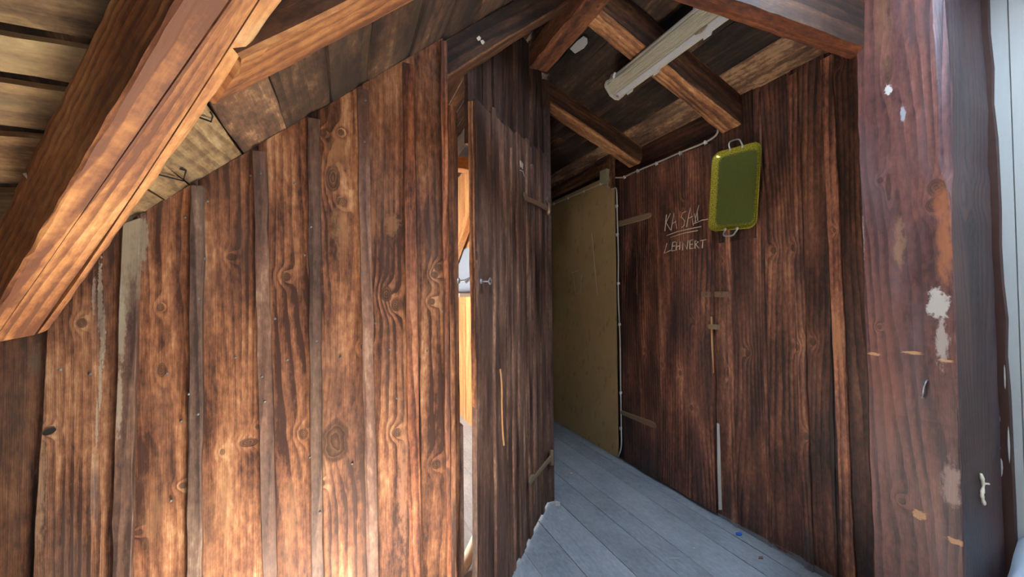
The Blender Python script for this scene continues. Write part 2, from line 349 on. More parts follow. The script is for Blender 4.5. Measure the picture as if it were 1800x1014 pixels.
CABLE_DOWN = [(2.6376, 2.2252), (2.6457, 2.1991), (2.6012, 2.178), (2.5504, 2.1648), (2.5299, 2.123), (2.5273, 1.931), (2.5207, 1.6126), (2.528, 1.2968), (2.5155, 0.938), (2.5169, 0.5806), (2.5172, 0.2693), (2.5209, 0.1129), (2.5649, 0.0169)]
CLIPS_DOWN = [(2.5794, 2.1677), (2.5325, 2.0141), (2.5307, 1.7861), (2.5257, 1.3961), (2.5193, 1.0721), (2.5179, 0.5359), (2.5244, 0.2583)]
CABLE_LEFT = [(2.6398, 2.22), (2.7184, 2.2221), (2.9956, 2.2235), (3.3306, 2.2276), (3.6258, 2.2348), (4.1962, 2.242)]
CLIPS_LEFT = [(2.6707, 2.2237), (2.9134, 2.2234), (3.1816, 2.2261), (3.4555, 2.2329)]
BOX = [(2.6986, 2.3366), (2.5557, 2.3124), (2.7011, 2.2318), (2.5581, 2.2118)]
DOOR_U = {'834': 1.0479, '842': 1.0066, '866': 0.8691, '870': 0.8438, '880': 0.7776, '888': 0.7209, '897': 0.653, '903': 0.6049, '906': 0.58, '916': 0.4925, '925': 0.407, '934': 0.3145, '940': 0.2485, '951': 0.1172, '960': -0.0014, '963': -0.0435}
POST_SMEAR = [[(0.6403, 1.2987), (0.62, 1.3164), (0.5945, 1.3105), (0.5736, 1.3031), (0.5695, 1.272), (0.5801, 1.2336), (0.5906, 1.2087), (0.5865, 1.1671), (0.6036, 1.0775), (0.6129, 1.0619), (0.6126, 1.1293), (0.6164, 1.1912), (0.6396, 1.2132), (0.6452, 1.2622)], [(0.7161, 2.0092), (0.7012, 1.9959), (0.7003, 1.9702), (0.7109, 1.9713), (0.7181, 1.9905)], [(0.6848, 1.9358), (0.6681, 1.9091), (0.6634, 1.8654), (0.6747, 1.8702), (0.6828, 1.8965)], [(0.7031, 1.1341), (0.6942, 1.1388), (0.693, 1.1295), (0.7018, 1.1247)], [(0.7634, 0.819), (0.751, 0.817), (0.7527, 0.8107), (0.7621, 0.8096)], [(0.6389, 0.7164), (0.6348, 0.7216), (0.635, 0.7145), (0.639, 0.711)], [(0.7941, 1.5446), (0.7877, 1.5334), (0.7895, 1.4524), (0.796, 1.4613)], [(0.6673, 0.5881), (0.6538, 0.5895), (0.6328, 0.5824), (0.6437, 0.5643), (0.6596, 0.5685)], [(0.596, 0.5326), (0.5689, 0.5597), (0.5646, 0.5454), (0.5864, 0.5261)], [(0.7865, 1.0793), (0.7572, 1.0911), (0.7558, 1.0834), (0.7785, 1.0704)], [(0.6058, 1.0895), (0.5735, 1.0959), (0.5736, 1.089), (0.5984, 1.0853)], [(0.6933, 1.1163), (0.6721, 1.1076), (0.6449, 1.0983), (0.6478, 1.0888), (0.6751, 1.0998)]]
POST_KNOTS = [(0.6, 1.627, 0.022, 0.03), (0.6076, 1.575, 0.02, 0.025), (0.7374, 1.6885, 0.009, 0.012), (0.709, 2.06, 0.012, 0.05), (0.752, 1.182, 0.006, 0.008), (0.7062, 0.61, 0.010, 0.012), (0.7157, 1.66, 0.008, 0.05)]
LEFT_MARKS = [(-0.6252, 1.3125, 0.0059, 0.1104, (0.4, 0.34, 0.25), 0.9, 0.3), (-0.6182, 1.2018, 0.006, 0.0945, (0.38, 0.31, 0.22), 0.9, 0.3), (-0.623, 1.0764, 0.0041, 0.094, (0.36, 0.29, 0.21), 0.8, 0.3), (-0.629, 0.9599, 0.0035, 0.0778, (0.34, 0.27, 0.2), 0.8, 0.4), (-0.6382, 1.3126, 0.0047, 0.0628, (0.33, 0.27, 0.2), 0.7, 0.4), (-0.6321, 0.7821, 0.0117, 0.1389, (0.11, 0.1, 0.095), 0.6, 0.9), (-0.6222, 1.2493, 0.0264, 0.2045, (0.07, 0.035, 0.025), 0.6, 0.9), (-0.5358, 1.4753, 0.0153, 0.0982, (0.34, 0.28, 0.2), 0.7, 0.6), (-0.6036, 1.44, 0.0097, 0.0798, (0.05, 0.03, 0.02), 0.6, 0.8), (-0.7543, 1.1334, 0.0239, 0.0598, (0.14, 0.1, 0.07), 0.5, 0.8), (-0.7401, 0.8185, 0.0174, 0.2668, (0.42, 0.25, 0.14), 0.5, 0.9), (0.189, 0.6383, 0.0237, 0.3386, (0.42, 0.19, 0.1), 0.6, 0.8), (0.2086, 0.5741, 0.008, 0.2801, (0.5, 0.24, 0.12), 0.0, 0.5), (0.0897, 1.5659, 0.0189, 0.1199, (0.3, 0.12, 0.05), 0.5, 0.8), (0.1568, 1.5602, 0.0316, 0.053, (0.3, 0.14, 0.06), 0.6, 0.6), (-0.0197, 1.7922, 0.0358, 0.0975, (0.32, 0.15, 0.06), 0.6, 0.8), (-0.0109, 1.5398, 0.0395, 0.1164, (0.36, 0.17, 0.07), 0.6, 0.8), (-0.3429, 0.6903, 0.0507, 0.187, (0.4, 0.21, 0.1), 0.4, 0.9), (-0.5045, 0.6921, 0.0388, 0.1771, (0.38, 0.19, 0.09), 0.35, 0.9), (-0.1617, 0.58, 0.0322, 0.1975, (0.38, 0.19, 0.09), 0.35, 0.9)]  # lime runs, stains and orange patches, then paler patches low on the boards
POST_STAINS = [(0.6044, 1.2628, 0.0299, 0.0532, (0.5, 0.47, 0.42), 0.9, 0.35), (0.5982, 1.1485, 0.0174, 0.088, (0.42, 0.36, 0.32), 0.75, 0.5), (0.5847, 1.4645, 0.0267, 0.1927, (0.33, 0.12, 0.05), 0.75, 0.8), (0.5882, 1.5886, 0.0246, 0.0528, (0.26, 0.09, 0.04), 0.7, 0.6), (0.7089, 1.9899, 0.0104, 0.0193, (0.6, 0.6, 0.55), 0.9, 0.2), (0.6727, 1.8922, 0.0084, 0.0339, (0.36, 0.42, 0.46), 0.7, 0.5), (0.6927, 1.4605, 0.0201, 0.1137, (0.35, 0.2, 0.11), 0.5, 0.7), (0.557, 1.0847, 0.0163, 0.3409, (0.36, 0.14, 0.07), 0.6, 0.8), (0.7343, 0.9415, 0.0587, 0.5811, (0.22, 0.085, 0.06), 0.4, 0.9), (0.7169, 2.2464, 0.0299, 0.2341, (0.26, 0.13, 0.07), 0.5, 0.9), (0.6481, 2.1627, 0.0136, 0.1114, (0.05, 0.04, 0.05), 0.6, 0.8), (0.6606, 0.5861, 0.019, 0.0165, (0.52, 0.28, 0.13), 0.9, 0.3), (0.5811, 0.5461, 0.0215, 0.0103, (0.52, 0.28, 0.13), 0.9, 0.3), (0.7701, 1.0874, 0.0191, 0.0059, (0.52, 0.28, 0.13), 0.9, 0.3), (0.5908, 1.0899, 0.0197, 0.0044, (0.52, 0.28, 0.13), 0.9, 0.3), (0.6666, 1.1046, 0.03, 0.0055, (0.5, 0.27, 0.13), 0.9, 0.4), (0.7919, 1.4933, 0.005, 0.1014, (0.45, 0.38, 0.36), 0.7, 0.4), (0.5869, 0.7174, 0.0241, 0.0867, (0.36, 0.24, 0.2), 0.6, 0.5)]
BENT = [[(-0.4447, 1.2766, 1.6226), (-0.4249, 1.3922, 1.639), (-0.4041, 1.3438, 1.6564), (-0.4086, 1.3177, 1.6527)], [(-0.3177, 1.1252, 1.7284), (-0.3044, 1.1753, 1.7394), (-0.2959, 1.1554, 1.7465), (-0.2951, 1.1344, 1.7472)]]
M = {}
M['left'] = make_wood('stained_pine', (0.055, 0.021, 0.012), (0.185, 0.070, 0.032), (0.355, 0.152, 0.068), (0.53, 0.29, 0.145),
                      bias=-0.04, contrast=1.25, bump=0.4, ring=0.85, ringfreq=42, warp=10, grey=(0.15, 0.09, 0.065), grey_amt=0.42, knots=('x', LEFT_KNOTS), rand_knots=0.0, spec=0.22, rough=0.62, stains=('x', LEFT_MARKS), fibre=0.4)
M['batten'] = make_wood('weathered_batten', (0.045, 0.022, 0.014), (0.120, 0.060, 0.037), (0.21, 0.115, 0.070), (0.36, 0.23, 0.145),
                        ring=0.6, grey=(0.16, 0.115, 0.085), grey_amt=0.4, rand_knots=0.35)
M['battenlime'] = make_wood('limed_batten', (0.045, 0.022, 0.014), (0.120, 0.060, 0.037), (0.21, 0.115, 0.070), (0.36, 0.23, 0.145), ring=0.6, rand_knots=0.2,
                            stains=('x', [(-0.572, 1.50, 0.075, 0.34, (0.36, 0.30, 0.20), 0.72, 0.8), (-0.572, 1.22, 0.012, 0.12, (0.34, 0.28, 0.19), 0.7, 0.5), (-0.575, 1.02, 0.007, 0.12, (0.34, 0.28, 0.20), 0.7, 0.5)]))
M['right'] = make_wood('dark_pine', (0.030, 0.013, 0.009), (0.125, 0.048, 0.029), (0.250, 0.102, 0.058), (0.44, 0.205, 0.10),
                       bias=-0.01, contrast=1.25, bump=0.4, ring=0.8, ringfreq=40, warp=9, grey=(0.075, 0.045, 0.042), grey_amt=0.35, knots=('y', RIGHT_KNOTS), rand_knots=0.5, spec=0.5, rough=0.5,
                       stains=('y', [(1.15, 0.0, 0.30, 0.035, (0.30, 0.34, 0.38), 0.75, 0.4), (1.5, 0.0, 0.22, 0.028, (0.30, 0.34, 0.38), 0.7, 0.4), (1.85, 0.0, 0.2, 0.02, (0.30, 0.34, 0.38), 0.6, 0.4), (2.3, 0.0, 0.25, 0.02, (0.30, 0.34, 0.38), 0.6, 0.4), (1.18, 0.12, 0.03, 0.16, (0.035, 0.035, 0.045), 0.7, 0.9), (1.6, 0.15, 0.04, 0.2, (0.03, 0.03, 0.038), 0.6, 0.9), (2.2, 0.12, 0.2, 0.14, (0.03, 0.028, 0.034), 0.6, 0.9)]))
M['doorwood'] = make_wood('old_brown_door_wood', (0.040, 0.019, 0.012), (0.130, 0.063, 0.040), (0.24, 0.125, 0.080), (0.44, 0.26, 0.165), contrast=1.2, bump=0.4,
                          ring=0.5, grey=(0.09, 0.058, 0.047), grey_amt=0.5, rand_knots=0.3)
M['beam'] = make_wood('honey_timber', (0.15, 0.052, 0.022), (0.33, 0.128, 0.044), (0.52, 0.235, 0.080), (0.66, 0.38, 0.165),
                      bias=0.02, contrast=1.25, bump=0.4, ring=0.8, ringfreq=34, warp=7, rand_knots=0.25, rough=0.65, mott=(7.0, 2.2))
M['rafter'] = make_wood('brown_timber', (0.055, 0.021, 0.010), (0.17, 0.068, 0.028), (0.32, 0.145, 0.058), (0.50, 0.28, 0.13),
                        ring=0.6, ringfreq=20, rand_knots=0.4, rough=0.7, mott=(16.0, 2.5))
M['roofpale'] = make_wood('pale_roof_boards', (0.050, 0.030, 0.016), (0.160, 0.092, 0.044), (0.29, 0.185, 0.085), (0.42, 0.31, 0.17),
                          ring=0.4, grey=(0.30, 0.25, 0.15), grey_amt=0.5, rand_knots=0.2, rough=0.8, mott=(14.0, 2.0), contrast=1.1)
M['roofdark'] = make_wood('sooty_roof_boards', (0.016, 0.010, 0.007), (0.055, 0.029, 0.017), (0.125, 0.064, 0.033), (0.30, 0.17, 0.085),
                          ring=0.4, grey=(0.14, 0.10, 0.065), grey_amt=0.3, rand_knots=0.3, rough=0.8, mott=(9.0, 2.4), contrast=1.25)
M['post'] = make_wood('purple_brown_post', (0.045, 0.018, 0.017), (0.115, 0.046, 0.039), (0.190, 0.076, 0.056), (0.30, 0.135, 0.085),
                      ring=1.05, ringfreq=34, warp=16, grey=(0.20, 0.135, 0.145), grey_amt=0.5, knots=('y', POST_KNOTS), rand_knots=0.0, spec=0.5, rough=0.5, mott=(7, 1.2), stains=('y', POST_STAINS, 1.7022))
M['orange'] = make_wood('fresh_pine', (0.30, 0.12, 0.04), (0.45, 0.20, 0.075), (0.58, 0.30, 0.12), (0.68, 0.42, 0.2), ring=0.5, rand_knots=0.5)
M['floor'] = make_wood('grey_floor_paint', (0.22, 0.24, 0.265), (0.33, 0.355, 0.385), (0.42, 0.45, 0.48), (0.55, 0.58, 0.60),
                       contrast=0.55, ring=0.12, rough=0.6, rand_knots=0.0, spec=0.35, bump=0.12, knot_col=(0.1, 0.1, 0.1), mott=(5, 3), fibre=0.12)
M['osb'] = simple('tan_fibreboard', (0.40, 0.26, 0.115), 0.75, var=0.28, vscale=26, bump=0.15)
def fibreboard():
    g = G('tan_fibreboard')
    P = g.node('ShaderNodeTexCoord').outputs['Object']; p = g.sep(P)
    n1 = g.noise(P, 5.0, 4.0, 0.6); n2 = g.noise(P, 160.0, 2.0, 0.6)
    vo = g.node('ShaderNodeTexVoronoi', feature='F1'); g.l.new(g.comb(g.math('MULTIPLY', p[1], 42), g.math('MULTIPLY_ADD', p[2], 26, g.math('MULTIPLY', p[1], 22))), vo.inputs['Vector']); vo.inputs['Scale'].default_value = 1.0
    fl = g.sep(vo.outputs['Color'])[0]
    c = g.mix(g.math('MULTIPLY', n2, 0.6), (0.56, 0.375, 0.165), (0.42, 0.265, 0.11))
    c = g.mix(g.range(fl, 0.95, 0.98, 0.0, 0.32), c, (0.16, 0.085, 0.035)); c = g.mix(g.range(fl, 0.0, 0.10, 0.22, 0.0), c, (0.52, 0.38, 0.2))
    c = g.mix(g.range(n1, 0.4, 0.75, 0.0, 0.35), c, (0.34, 0.22, 0.10))
    g.l.new(c, g.bsdf.inputs['Base Color']); g.bsdf.inputs['Roughness'].default_value = 0.75
    bp = g.node('ShaderNodeBump'); bp.inputs['Strength'].default_value = 0.15; bp.inputs['Distance'].default_value = 0.003
    g.l.new(n2, bp.inputs['Height']); g.l.new(bp.outputs[0], g.bsdf.inputs['Normal'])
    return g.m
M['osb'] = fibreboard()
M['iron'] = simple('painted_iron', (0.20, 0.115, 0.065), 0.6, 0.1, var=0.3, vscale=90, bump=0.2)
M['iron2'] = simple('worn_tan_iron', (0.23, 0.155, 0.09), 0.6, 0.1, var=0.3, vscale=90, bump=0.2)
M['steel'] = simple('dull_steel', (0.42, 0.42, 0.43), 0.35, 0.9)
M['nail'] = simple('nail_steel', (0.16, 0.145, 0.13), 0.55, 0.4)
M['chrome'] = simple('worn_chrome', (0.50, 0.49, 0.47), 0.32, 0.7)
M['white'] = simple('white_paint', (0.62, 0.60, 0.54), 0.6, var=0.12, vscale=120)
M['offwhite'] = simple('yellowed_enamel', (0.82, 0.78, 0.66), 0.45, var=0.10, vscale=60)
M['diffuser'] = simple('yellowed_acrylic', (0.82, 0.77, 0.62), 0.35, var=0.15, vscale=50)
M['reflector'] = simple('white_lamp_tray', (0.93, 0.93, 0.90), 0.3, var=0.04, vscale=30)
M['paleboard'] = simple('faded_blue_board', (0.20, 0.23, 0.28), 0.7)
M['rib_shade'] = simple('dusty_shaded_rib', (0.42, 0.37, 0.26), 0.6)  # alternate rib faces: dust, with rib shade put into the colour
M['cable'] = simple('white_cable', (0.66, 0.62, 0.52), 0.5)
M['box'] = simple('yellowed_plastic', (0.42, 0.36, 0.23), 0.55, var=0.1, vscale=40)
M['chalk'] = simple('chalk', (0.82, 0.72, 0.55), 0.9)
M['paper'] = simple('paper', (0.66, 0.60, 0.47), 0.8)
M['streak'] = simple('lime_streak', (0.34, 0.28, 0.20), 0.85, var=0.35, vscale=70)
M['greystain'] = simple('grey_stain', (0.16, 0.13, 0.11), 0.85, var=0.25, vscale=60)
M['black'] = simple('dark_void', (0.012, 0.009, 0.007), 0.9)
M['whitewall'] = simple('white_wall_paint', (0.42, 0.43, 0.41), 0.6, var=0.03, vscale=12, bump=0.05)
M['cloth'] = simple('pale_sheet', (0.46, 0.52, 0.60), 0.7, var=0.03, vscale=14, bump=0.05)
M['blue'] = simple('blue_plastic', (0.02, 0.16, 0.75), 0.5)
M['splinter'] = simple('raw_splinter', (0.50, 0.25, 0.10), 0.7, var=0.2, vscale=60)
M['rustboard'] = simple('brown_painted_board', (0.055, 0.020, 0.014), 0.55, var=0.35, vscale=30, bump=0.25)
def tint(k=1.0, wear=0.5, r=1.0, g_=1.0, b=1.0): return (k * r, k * g_, k * b, wear)

# ================================================================== the roof and the shell of the attic
K1, Z1 = 0.833, 2.005            # wing roof slope left of its ridge: z = Z1 + K1 x (boards' underside)
K2, Z2, XW = 0.42, 2.40, 2.02    # the flat slope over the passage: z = Z2 + K2 (XW - x)
K3, Z3 = 0.833, 2.563            # main roof: z = Z3 - K3 y
XR = 0.992                       # ridge of the wing
DW = 1.45                        # face of the board-and-batten wall
def zmid(x): return Z1 + K1 * x
def zright(x): return Z2 + K2 * (XW - x)
def zleft(y): return Z3 - K3 * y
c1 = 1 / math.sqrt(1 + K1 * K1); c2 = 1 / math.sqrt(1 + K2 * K2); c3 = c1

# floor: grey painted boards running down the passage
bm = new_bm()
joints = [-3.05, -2.85, -2.64, -2.46, -2.25, -2.07, -1.86, -1.68, -1.47, -1.29, -1.08, -0.90, -0.70, -0.51, -0.31, -0.12, 0.08, 0.26, 0.46, 0.64, 0.84, 1.03, 1.243, 1.425, 1.567, 1.79, 1.93, 2.13]
for a, b in zip(joints, joints[1:]):
    g = random.uniform(0.0012, 0.0026)
    add_board(bm, lambda v, a=a, g=g: a + g, lambda v, b=b, g=g: b - g, -2.3, 5.0, 5.0, lambda u, v, w: (u, v, w), 0.025,
              tint(random.uniform(0.9, 1.08), random.uniform(0.42, 0.58)), n=30, jit=0.0006)
floor = link('floor', bm, M['floor'], kind='structure')
bm = new_bm(); add_box(bm, (-3.1, -2.35, -0.09), (2.3, 5.05, -0.03)); link('sub_floor', bm, M['black'], floor)

# main roof left of the valley, boards parallel to the eave, lapped with open joints
ys = [1.50, 1.41, 1.33, 1.213, 1.104, 1.017, 0.950, 0.815, 0.69]
bm = new_bm()
tn = [tint(0.7, .4), tint(0.7, .42), tint(0.95, 0.5, 1.1, 1, .9), tint(1.05, 0.52, 1.1, 1, .9), tint(1.05, 0.52, 1.1, 1, .9), tint(1.2, 0.68, 1.05, 1, .92), tint(0.75, 0.36), tint(0.75, 0.4), tint(.8, .45), tint(.8, .4), tint(.8, .5)]
for k, (ya, yb) in enumerate(zip(ys, ys[1:])):
    # u runs up the slope, v along X; each board's upper edge tucks behind the next
    def place(u, v, w, tiltu=(ya - yb)):
        return (v, ya - u * 1.0, zleft(ya - u) - 0.002 - w * c3 - 0.009 * (1 - u / tiltu) + 0.009)
    def place(u, v, w, ya=ya, d=(ya - yb)):
        y = ya - u
        drop = 0.012 * (u / d)           # upper edge hangs a little lower, leaving a shadow line
        return (v, y - w * K3 * c3, zleft(y) - w * c3 - drop)
    add_board(bm, lambda v: 0.004, lambda v, d=(ya - yb): d - 0.003, -1.5, 0.70 - ya - 0.02, 0.70 - yb - 0.02, place, 0.02, tn[k], n=24, jit=0.0012)
roofL = link('ceiling_left', bm, M['roofpale'], kind='structure')
# the tight boarding above it, with an opening added to shape the sun patch
def quad_slab(bm, pts, t, tnt=(1, 1, 1, .5), mi=0):
    a = [bm.verts.new(p) for p in pts]; b = [bm.verts.new((p[0], p[1], p[2] + t)) for p in pts]
    n = len(pts)
    for f in [a, b[::-1]] + [[a[k], b[k], b[(k + 1) % n], a[(k + 1) % n]] for k in range(n)]:
        ff = bm.faces.new(f); setface(bm, ff, [(v.co.x, v.co.y) for v in f], tnt, mi)
bm = new_bm()
zl = lambda x, y, o=0.024: (x, y, zleft(y) + o)
hx0, hx1, hy0, hy1 = -2.04, -1.53, 0.0, 0.9
for pts in ([(-3, 1.47), (-0.8, 1.47), (-0.23, hy1), (-3, hy1)], [(-3, hy1), (hx0, hy1), (hx0, hy0), (-3, hy0)],
            [(hx1, hy1), (-0.23, hy1), (0.99, -0.32), (0.99, hy0), (hx1, hy0)], [(-3, hy0), (0.8, hy0), (0.8, -1), (-3, -1)], [(0.8, -0.32), (2.3, -0.32), (2.3, -1), (0.8, -1)], [(0.8, hy0), (0.99, -0.32), (0.8, -0.32)]):
    quad_slab(bm, [zl(*p) for p in pts], 0.03)
link('roof_boarding', bm, M['roofdark'], roofL)
bm = new_bm()
for pts in ([(hx0 - .05, hy1), (hx1 + .05, hy1), (hx1 + .05, hy1 - .04), (hx0 - .05, hy1 - .04)], [(hx0 - .05, hy0 + .04), (hx1 + .05, hy0 + .04), (hx1 + .05, hy0), (hx0 - .05, hy0)],
            [(hx0 - .05, hy1), (hx0, hy1), (hx0, hy0), (hx0 - .05, hy0)], [(hx1, hy1), (hx1 + .05, hy1), (hx1 + .05, hy0), (hx1, hy0)]):
    quad_slab(bm, [zl(p[0], p[1], 0.0) for p in pts], 0.07)
link('added_sun_window', bm, M['white'], kind='structure')  # frame of the added opening, out of view
bm = new_bm()
for a_, b_ in ((0.99, 1.02), (1.51, 1.54)): quad_slab(bm, [(a_, -0.23, zright(a_) - 0.04), (b_, -0.23, zright(b_) - 0.04), (b_, 0.47, zright(b_) - 0.04), (a_, 0.47, zright(a_) - 0.04)], 0.036)
for c_, d_ in ((-0.23, -0.19), (0.43, 0.47)): quad_slab(bm, [(0.99, c_, zright(0.99) - 0.04), (1.54, c_, zright(1.54) - 0.04), (1.54, d_, zright(1.54) - 0.04), (0.99, d_, zright(0.99) - 0.04)], 0.036)
link('added_skylight_frame', bm, M['white'], kind='structure')  # frame added round the sky fill, the roof above stays closed

# wing roof between the valley and the ridge, boards running away from the camera
sj = [-0.95, -0.83, -0.71, -0.62, -0.533, -0.4916, -0.428, -0.296, -0.1745, -0.045, 0.070, 0.2175, 0.345, 0.47, 0.60, 0.73, 0.86, 0.988]
bm = new_bm()
for k, (a, b) in enumerate(zip(sj, sj[1:])):
    def place(u, v, w, a=a, d=(b - a)):
        x = a + u; drop = 0.006 * (1 - u / d)
        return (x + w * K1 * c1, v, zmid(x) - w * c1 - drop)
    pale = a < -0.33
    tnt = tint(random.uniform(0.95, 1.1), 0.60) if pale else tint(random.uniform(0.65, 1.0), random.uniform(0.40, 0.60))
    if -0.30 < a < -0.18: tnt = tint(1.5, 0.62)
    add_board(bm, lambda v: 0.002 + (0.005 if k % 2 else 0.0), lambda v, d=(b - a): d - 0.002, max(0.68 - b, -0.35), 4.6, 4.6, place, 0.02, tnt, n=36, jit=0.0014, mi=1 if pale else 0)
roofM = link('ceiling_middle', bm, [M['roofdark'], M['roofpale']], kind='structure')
bm = new_bm()
quad_slab(bm, [(x, y, zmid(x) + 0.024) for x, y in ((0.99, -0.32), (-0.8, 1.47), (-0.8, 4.65), (0.99, 4.65))], 0.03)
quad_slab(bm, [(x, y, zmid(x) + 0.024) for x, y in ((-0.8, 1.5), (-2.25, 1.5), (-2.25, 4.65), (-0.8, 4.65))], 0.03)
link('roof_boarding', bm, M['roofdark'], roofM)

# flat slope over the passage
rj = [0.995, 1.10, 1.205, 1.322, 1.44, 1.545, 1.645, 1.746, 1.84, 1.94, 2.07]
bm = new_bm()
for k, (a, b) in enumerate(zip(rj, rj[1:])):
    def place(u, v, w, a=a, d=(b - a)):
        x = a + u; drop = 0.006 * (u / d)
        return (x - w * K2 * c2, v, zright(x) - w * c2 - drop)
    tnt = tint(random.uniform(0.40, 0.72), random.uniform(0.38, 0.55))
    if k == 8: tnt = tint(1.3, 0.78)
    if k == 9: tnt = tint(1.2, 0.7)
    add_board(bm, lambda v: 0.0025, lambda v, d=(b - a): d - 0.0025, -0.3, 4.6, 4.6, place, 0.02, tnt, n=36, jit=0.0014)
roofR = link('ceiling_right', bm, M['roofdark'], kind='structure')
bm = new_bm(); quad_slab(bm, [(x, y, zright(x) + 0.024) for x, y in ((0.985, -0.32), (0.985, 4.65), (2.2, 4.65), (2.2, -0.32))], 0.03)
link('roof_boarding', bm, M['roofdark'], roofR)

# shell behind the camera and beyond the passage
bm = new_bm()
add_box(bm, (-3, -2.3, 0), (-1.0, -2.2, 3.5)); add_box(bm, (0.6, -2.3, 0), (2.3, -2.2, 3.5))
add_box(bm, (-1.0, -2.3, 0), (0.6, -2.2, 0.7)); add_box(bm, (-1.0, -2.3, 2.0), (0.6, -2.2, 3.5))
link('wall_rear', bm, M['right'], kind='structure')
bm = new_bm(); add_box(bm, (-3.1, -2.3, 0), (-3, 1.5, 3.5)); link('wall_far_left', bm, M['right'], kind='structure')
bm = new_bm(); add_box(bm, (-3, -2.3, 3.42), (2.3, -1.0, 3.5)); link('ceiling_rear', bm, M['roofdark'], kind='structure')
bm = new_bm(); add_box(bm, (-2.3, 4.6, 0), (2.2, 4.7, 2.9)); link('wall_end', bm, M['right'], kind='structure')
bm = new_bm(); add_box(bm, (-2.3, 1.5, 0), (-2.2, 4.6, 0.5)); link('wall_back_room', bm, M['orange'], kind='structure')
bm = new_bm()
quad_slab(bm, [(0.99, -0.33, 2.44), (2.1, -0.33, 2.3), (2.1, -0.30, 2.3), (0.99, -0.30, 2.44)], 0.6)
link('wall_dormer_cheek', bm, M['right'], kind='structure')

# ================================================================== left board-and-batten wall
def L(e): return lambda v: e[0] + e[1] * v
def topz(x): return max(1.35, Z1 + K1 * x - 0.004)
bm = new_bm()
ptint = {'A': tint(0.72, 0.42, 0.95, 1.0, 1.0), 'B': tint(0.95, 0.5, 0.95, 1.03, 1.1), 'C': tint(1.02, 0.56), 'D': tint(1.0, 0.53), 'E': tint(1.0, 0.5), 'F': tint(1.05, 0.56), 'G': tint(0.98, 0.52), 'H': tint(0.90, 0.47)}
yo = {'A': 0.016, 'B': 0.0, 'C': 0.006, 'D': 0.003, 'E': 0.001, 'F': 0.004, 'G': 0.0, 'H': 0.003}
add_board(bm, lambda v: -3.08, lambda v: -1.165, 0.0, 1.36, 1.35, lambda u, v, w_: (u, DW + 0.01 - w_, v), 0.02, tint(0.8, .45))
for nme, a, b in LEFT_PLANKS:
    fl, fr = L(a), L(b)
    if nme == 'E': fr = lambda v, fr=L(b): fr(v) + 0.016
    ex = 0.012 if nme in 'A' else 0.0
    zt = lambda f: (lambda z: topz(f(z)))(topz(f(1.5)))
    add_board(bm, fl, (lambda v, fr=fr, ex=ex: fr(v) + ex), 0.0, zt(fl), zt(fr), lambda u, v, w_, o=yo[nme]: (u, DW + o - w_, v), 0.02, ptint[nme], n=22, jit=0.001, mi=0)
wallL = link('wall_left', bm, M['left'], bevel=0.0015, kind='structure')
btint = [tint(1.05, 0.56), tint(1.0, 0.45, .92, 1, 1.05), tint(1.05, 0.52, 1.05), tint(0.85, 0.45), tint(1.0, 0.5, 1.1), tint(1.0, 0.5, 1.15), tint(1.1, 0.55, 1.15)]
for k, (a, b) in enumerate(LEFT_BATTENS):
    bm = new_bm(); fl, fr = L(a), L(b)
    zt = topz(fl(1.9)) - 0.012
    thick = 0.018 if k not in (5, 6) else 0.013
    add_board(bm, fl, fr, 0.0, zt, zt + (0.02 if k == 0 else 0.0), lambda u, v, w_, o=(0.0 if k not in (5, 6) else 0.005): (u, DW - 0.018 + o - w_, v), thick, btint[k], n=22, jit=0.0012)
    link('batten', bm, (M['battenlime'] if k == 0 else M['batten']) if k not in (5, 6) else M['left'], wallL, bevel=0.002)
# nails: one little domed head, repeated
bm = new_bm(); add_disc(bm, (0, 0, 0), (0, -1, 0), 0.0042, 0.0018)
nail0 = None
for x, z in LEFT_NAILS:
    if nail0 is None:
        nail0 = link('nail', bm, M['nail'], wallL); o = nail0
    else:
        o = nail0.copy(); COL.objects.link(o); o.parent = wallL
    onb = any(L(a)(z) - 0.004 < x < L(b)(z) + 0.004 for a, b in LEFT_BATTENS[:5])
    o.location = (x, DW - (0.0195 if onb else 0.0012), z)
# a knot hole in the second board
bm = new_bm()
add_patch(bm, [(-0.7225 + 0.0135 * math.cos(t), DW - 0.0012, 0.953 + 0.009 * math.sin(t) + 0.004 * math.cos(t)) for t in [k * 0.4488 for k in range(14)]], (0, -1, 0), 0.0005)
link('knot_hole', bm, M['black'], wallL)

# the post at the left of the doorway: its own face flush with the boards, the other turned to the door
bm = new_bm()
zt = 2.02
plan = [(0.3600, 1.428), (0.3765, 1.424), (0.3995, 1.448), (0.3995, 1.52), (0.3600, 1.52)]
su, sv = 3.3, 8.1
prev = None
per = [0, .017, .05, .12, .16, .25]
rows = []
for i in range(25):
    z = zt * i / 24
    rows.append([bm.verts.new((x - 0.0016 * z + random.gauss(0, .0008), y + random.gauss(0, .0008), z + (-0.02 if (i == 24 and j >= 2) else 0))) for j, (x, y) in enumerate(plan)])
for r0, r1 in zip(rows, rows[1:]):
    for j in range(5):
        k = (j + 1) % 5
        f = bm.faces.new([r0[j], r0[k], r1[k], r1[j]])
        setface(bm, f, [(per[j] + su, r0[j].co.z + sv), (per[j + 1] + su, r0[j].co.z + sv), (per[j + 1] + su, r1[j].co.z + sv), (per[j] + su, r1[j].co.z + sv)], tint(0.85, 0.5))
f = bm.faces.new(rows[-1]); setface(bm, f, [(0, 0)] * 5, tint(0.6))
jamb = link('door_jamb', bm, M['left'], kind='structure')
bm = new_bm(); add_box(bm, (0.390, 1.49, 0), (0.424, 1.53, 0.80)); link('jamb_batten', bm, M['doorwood'], jamb)

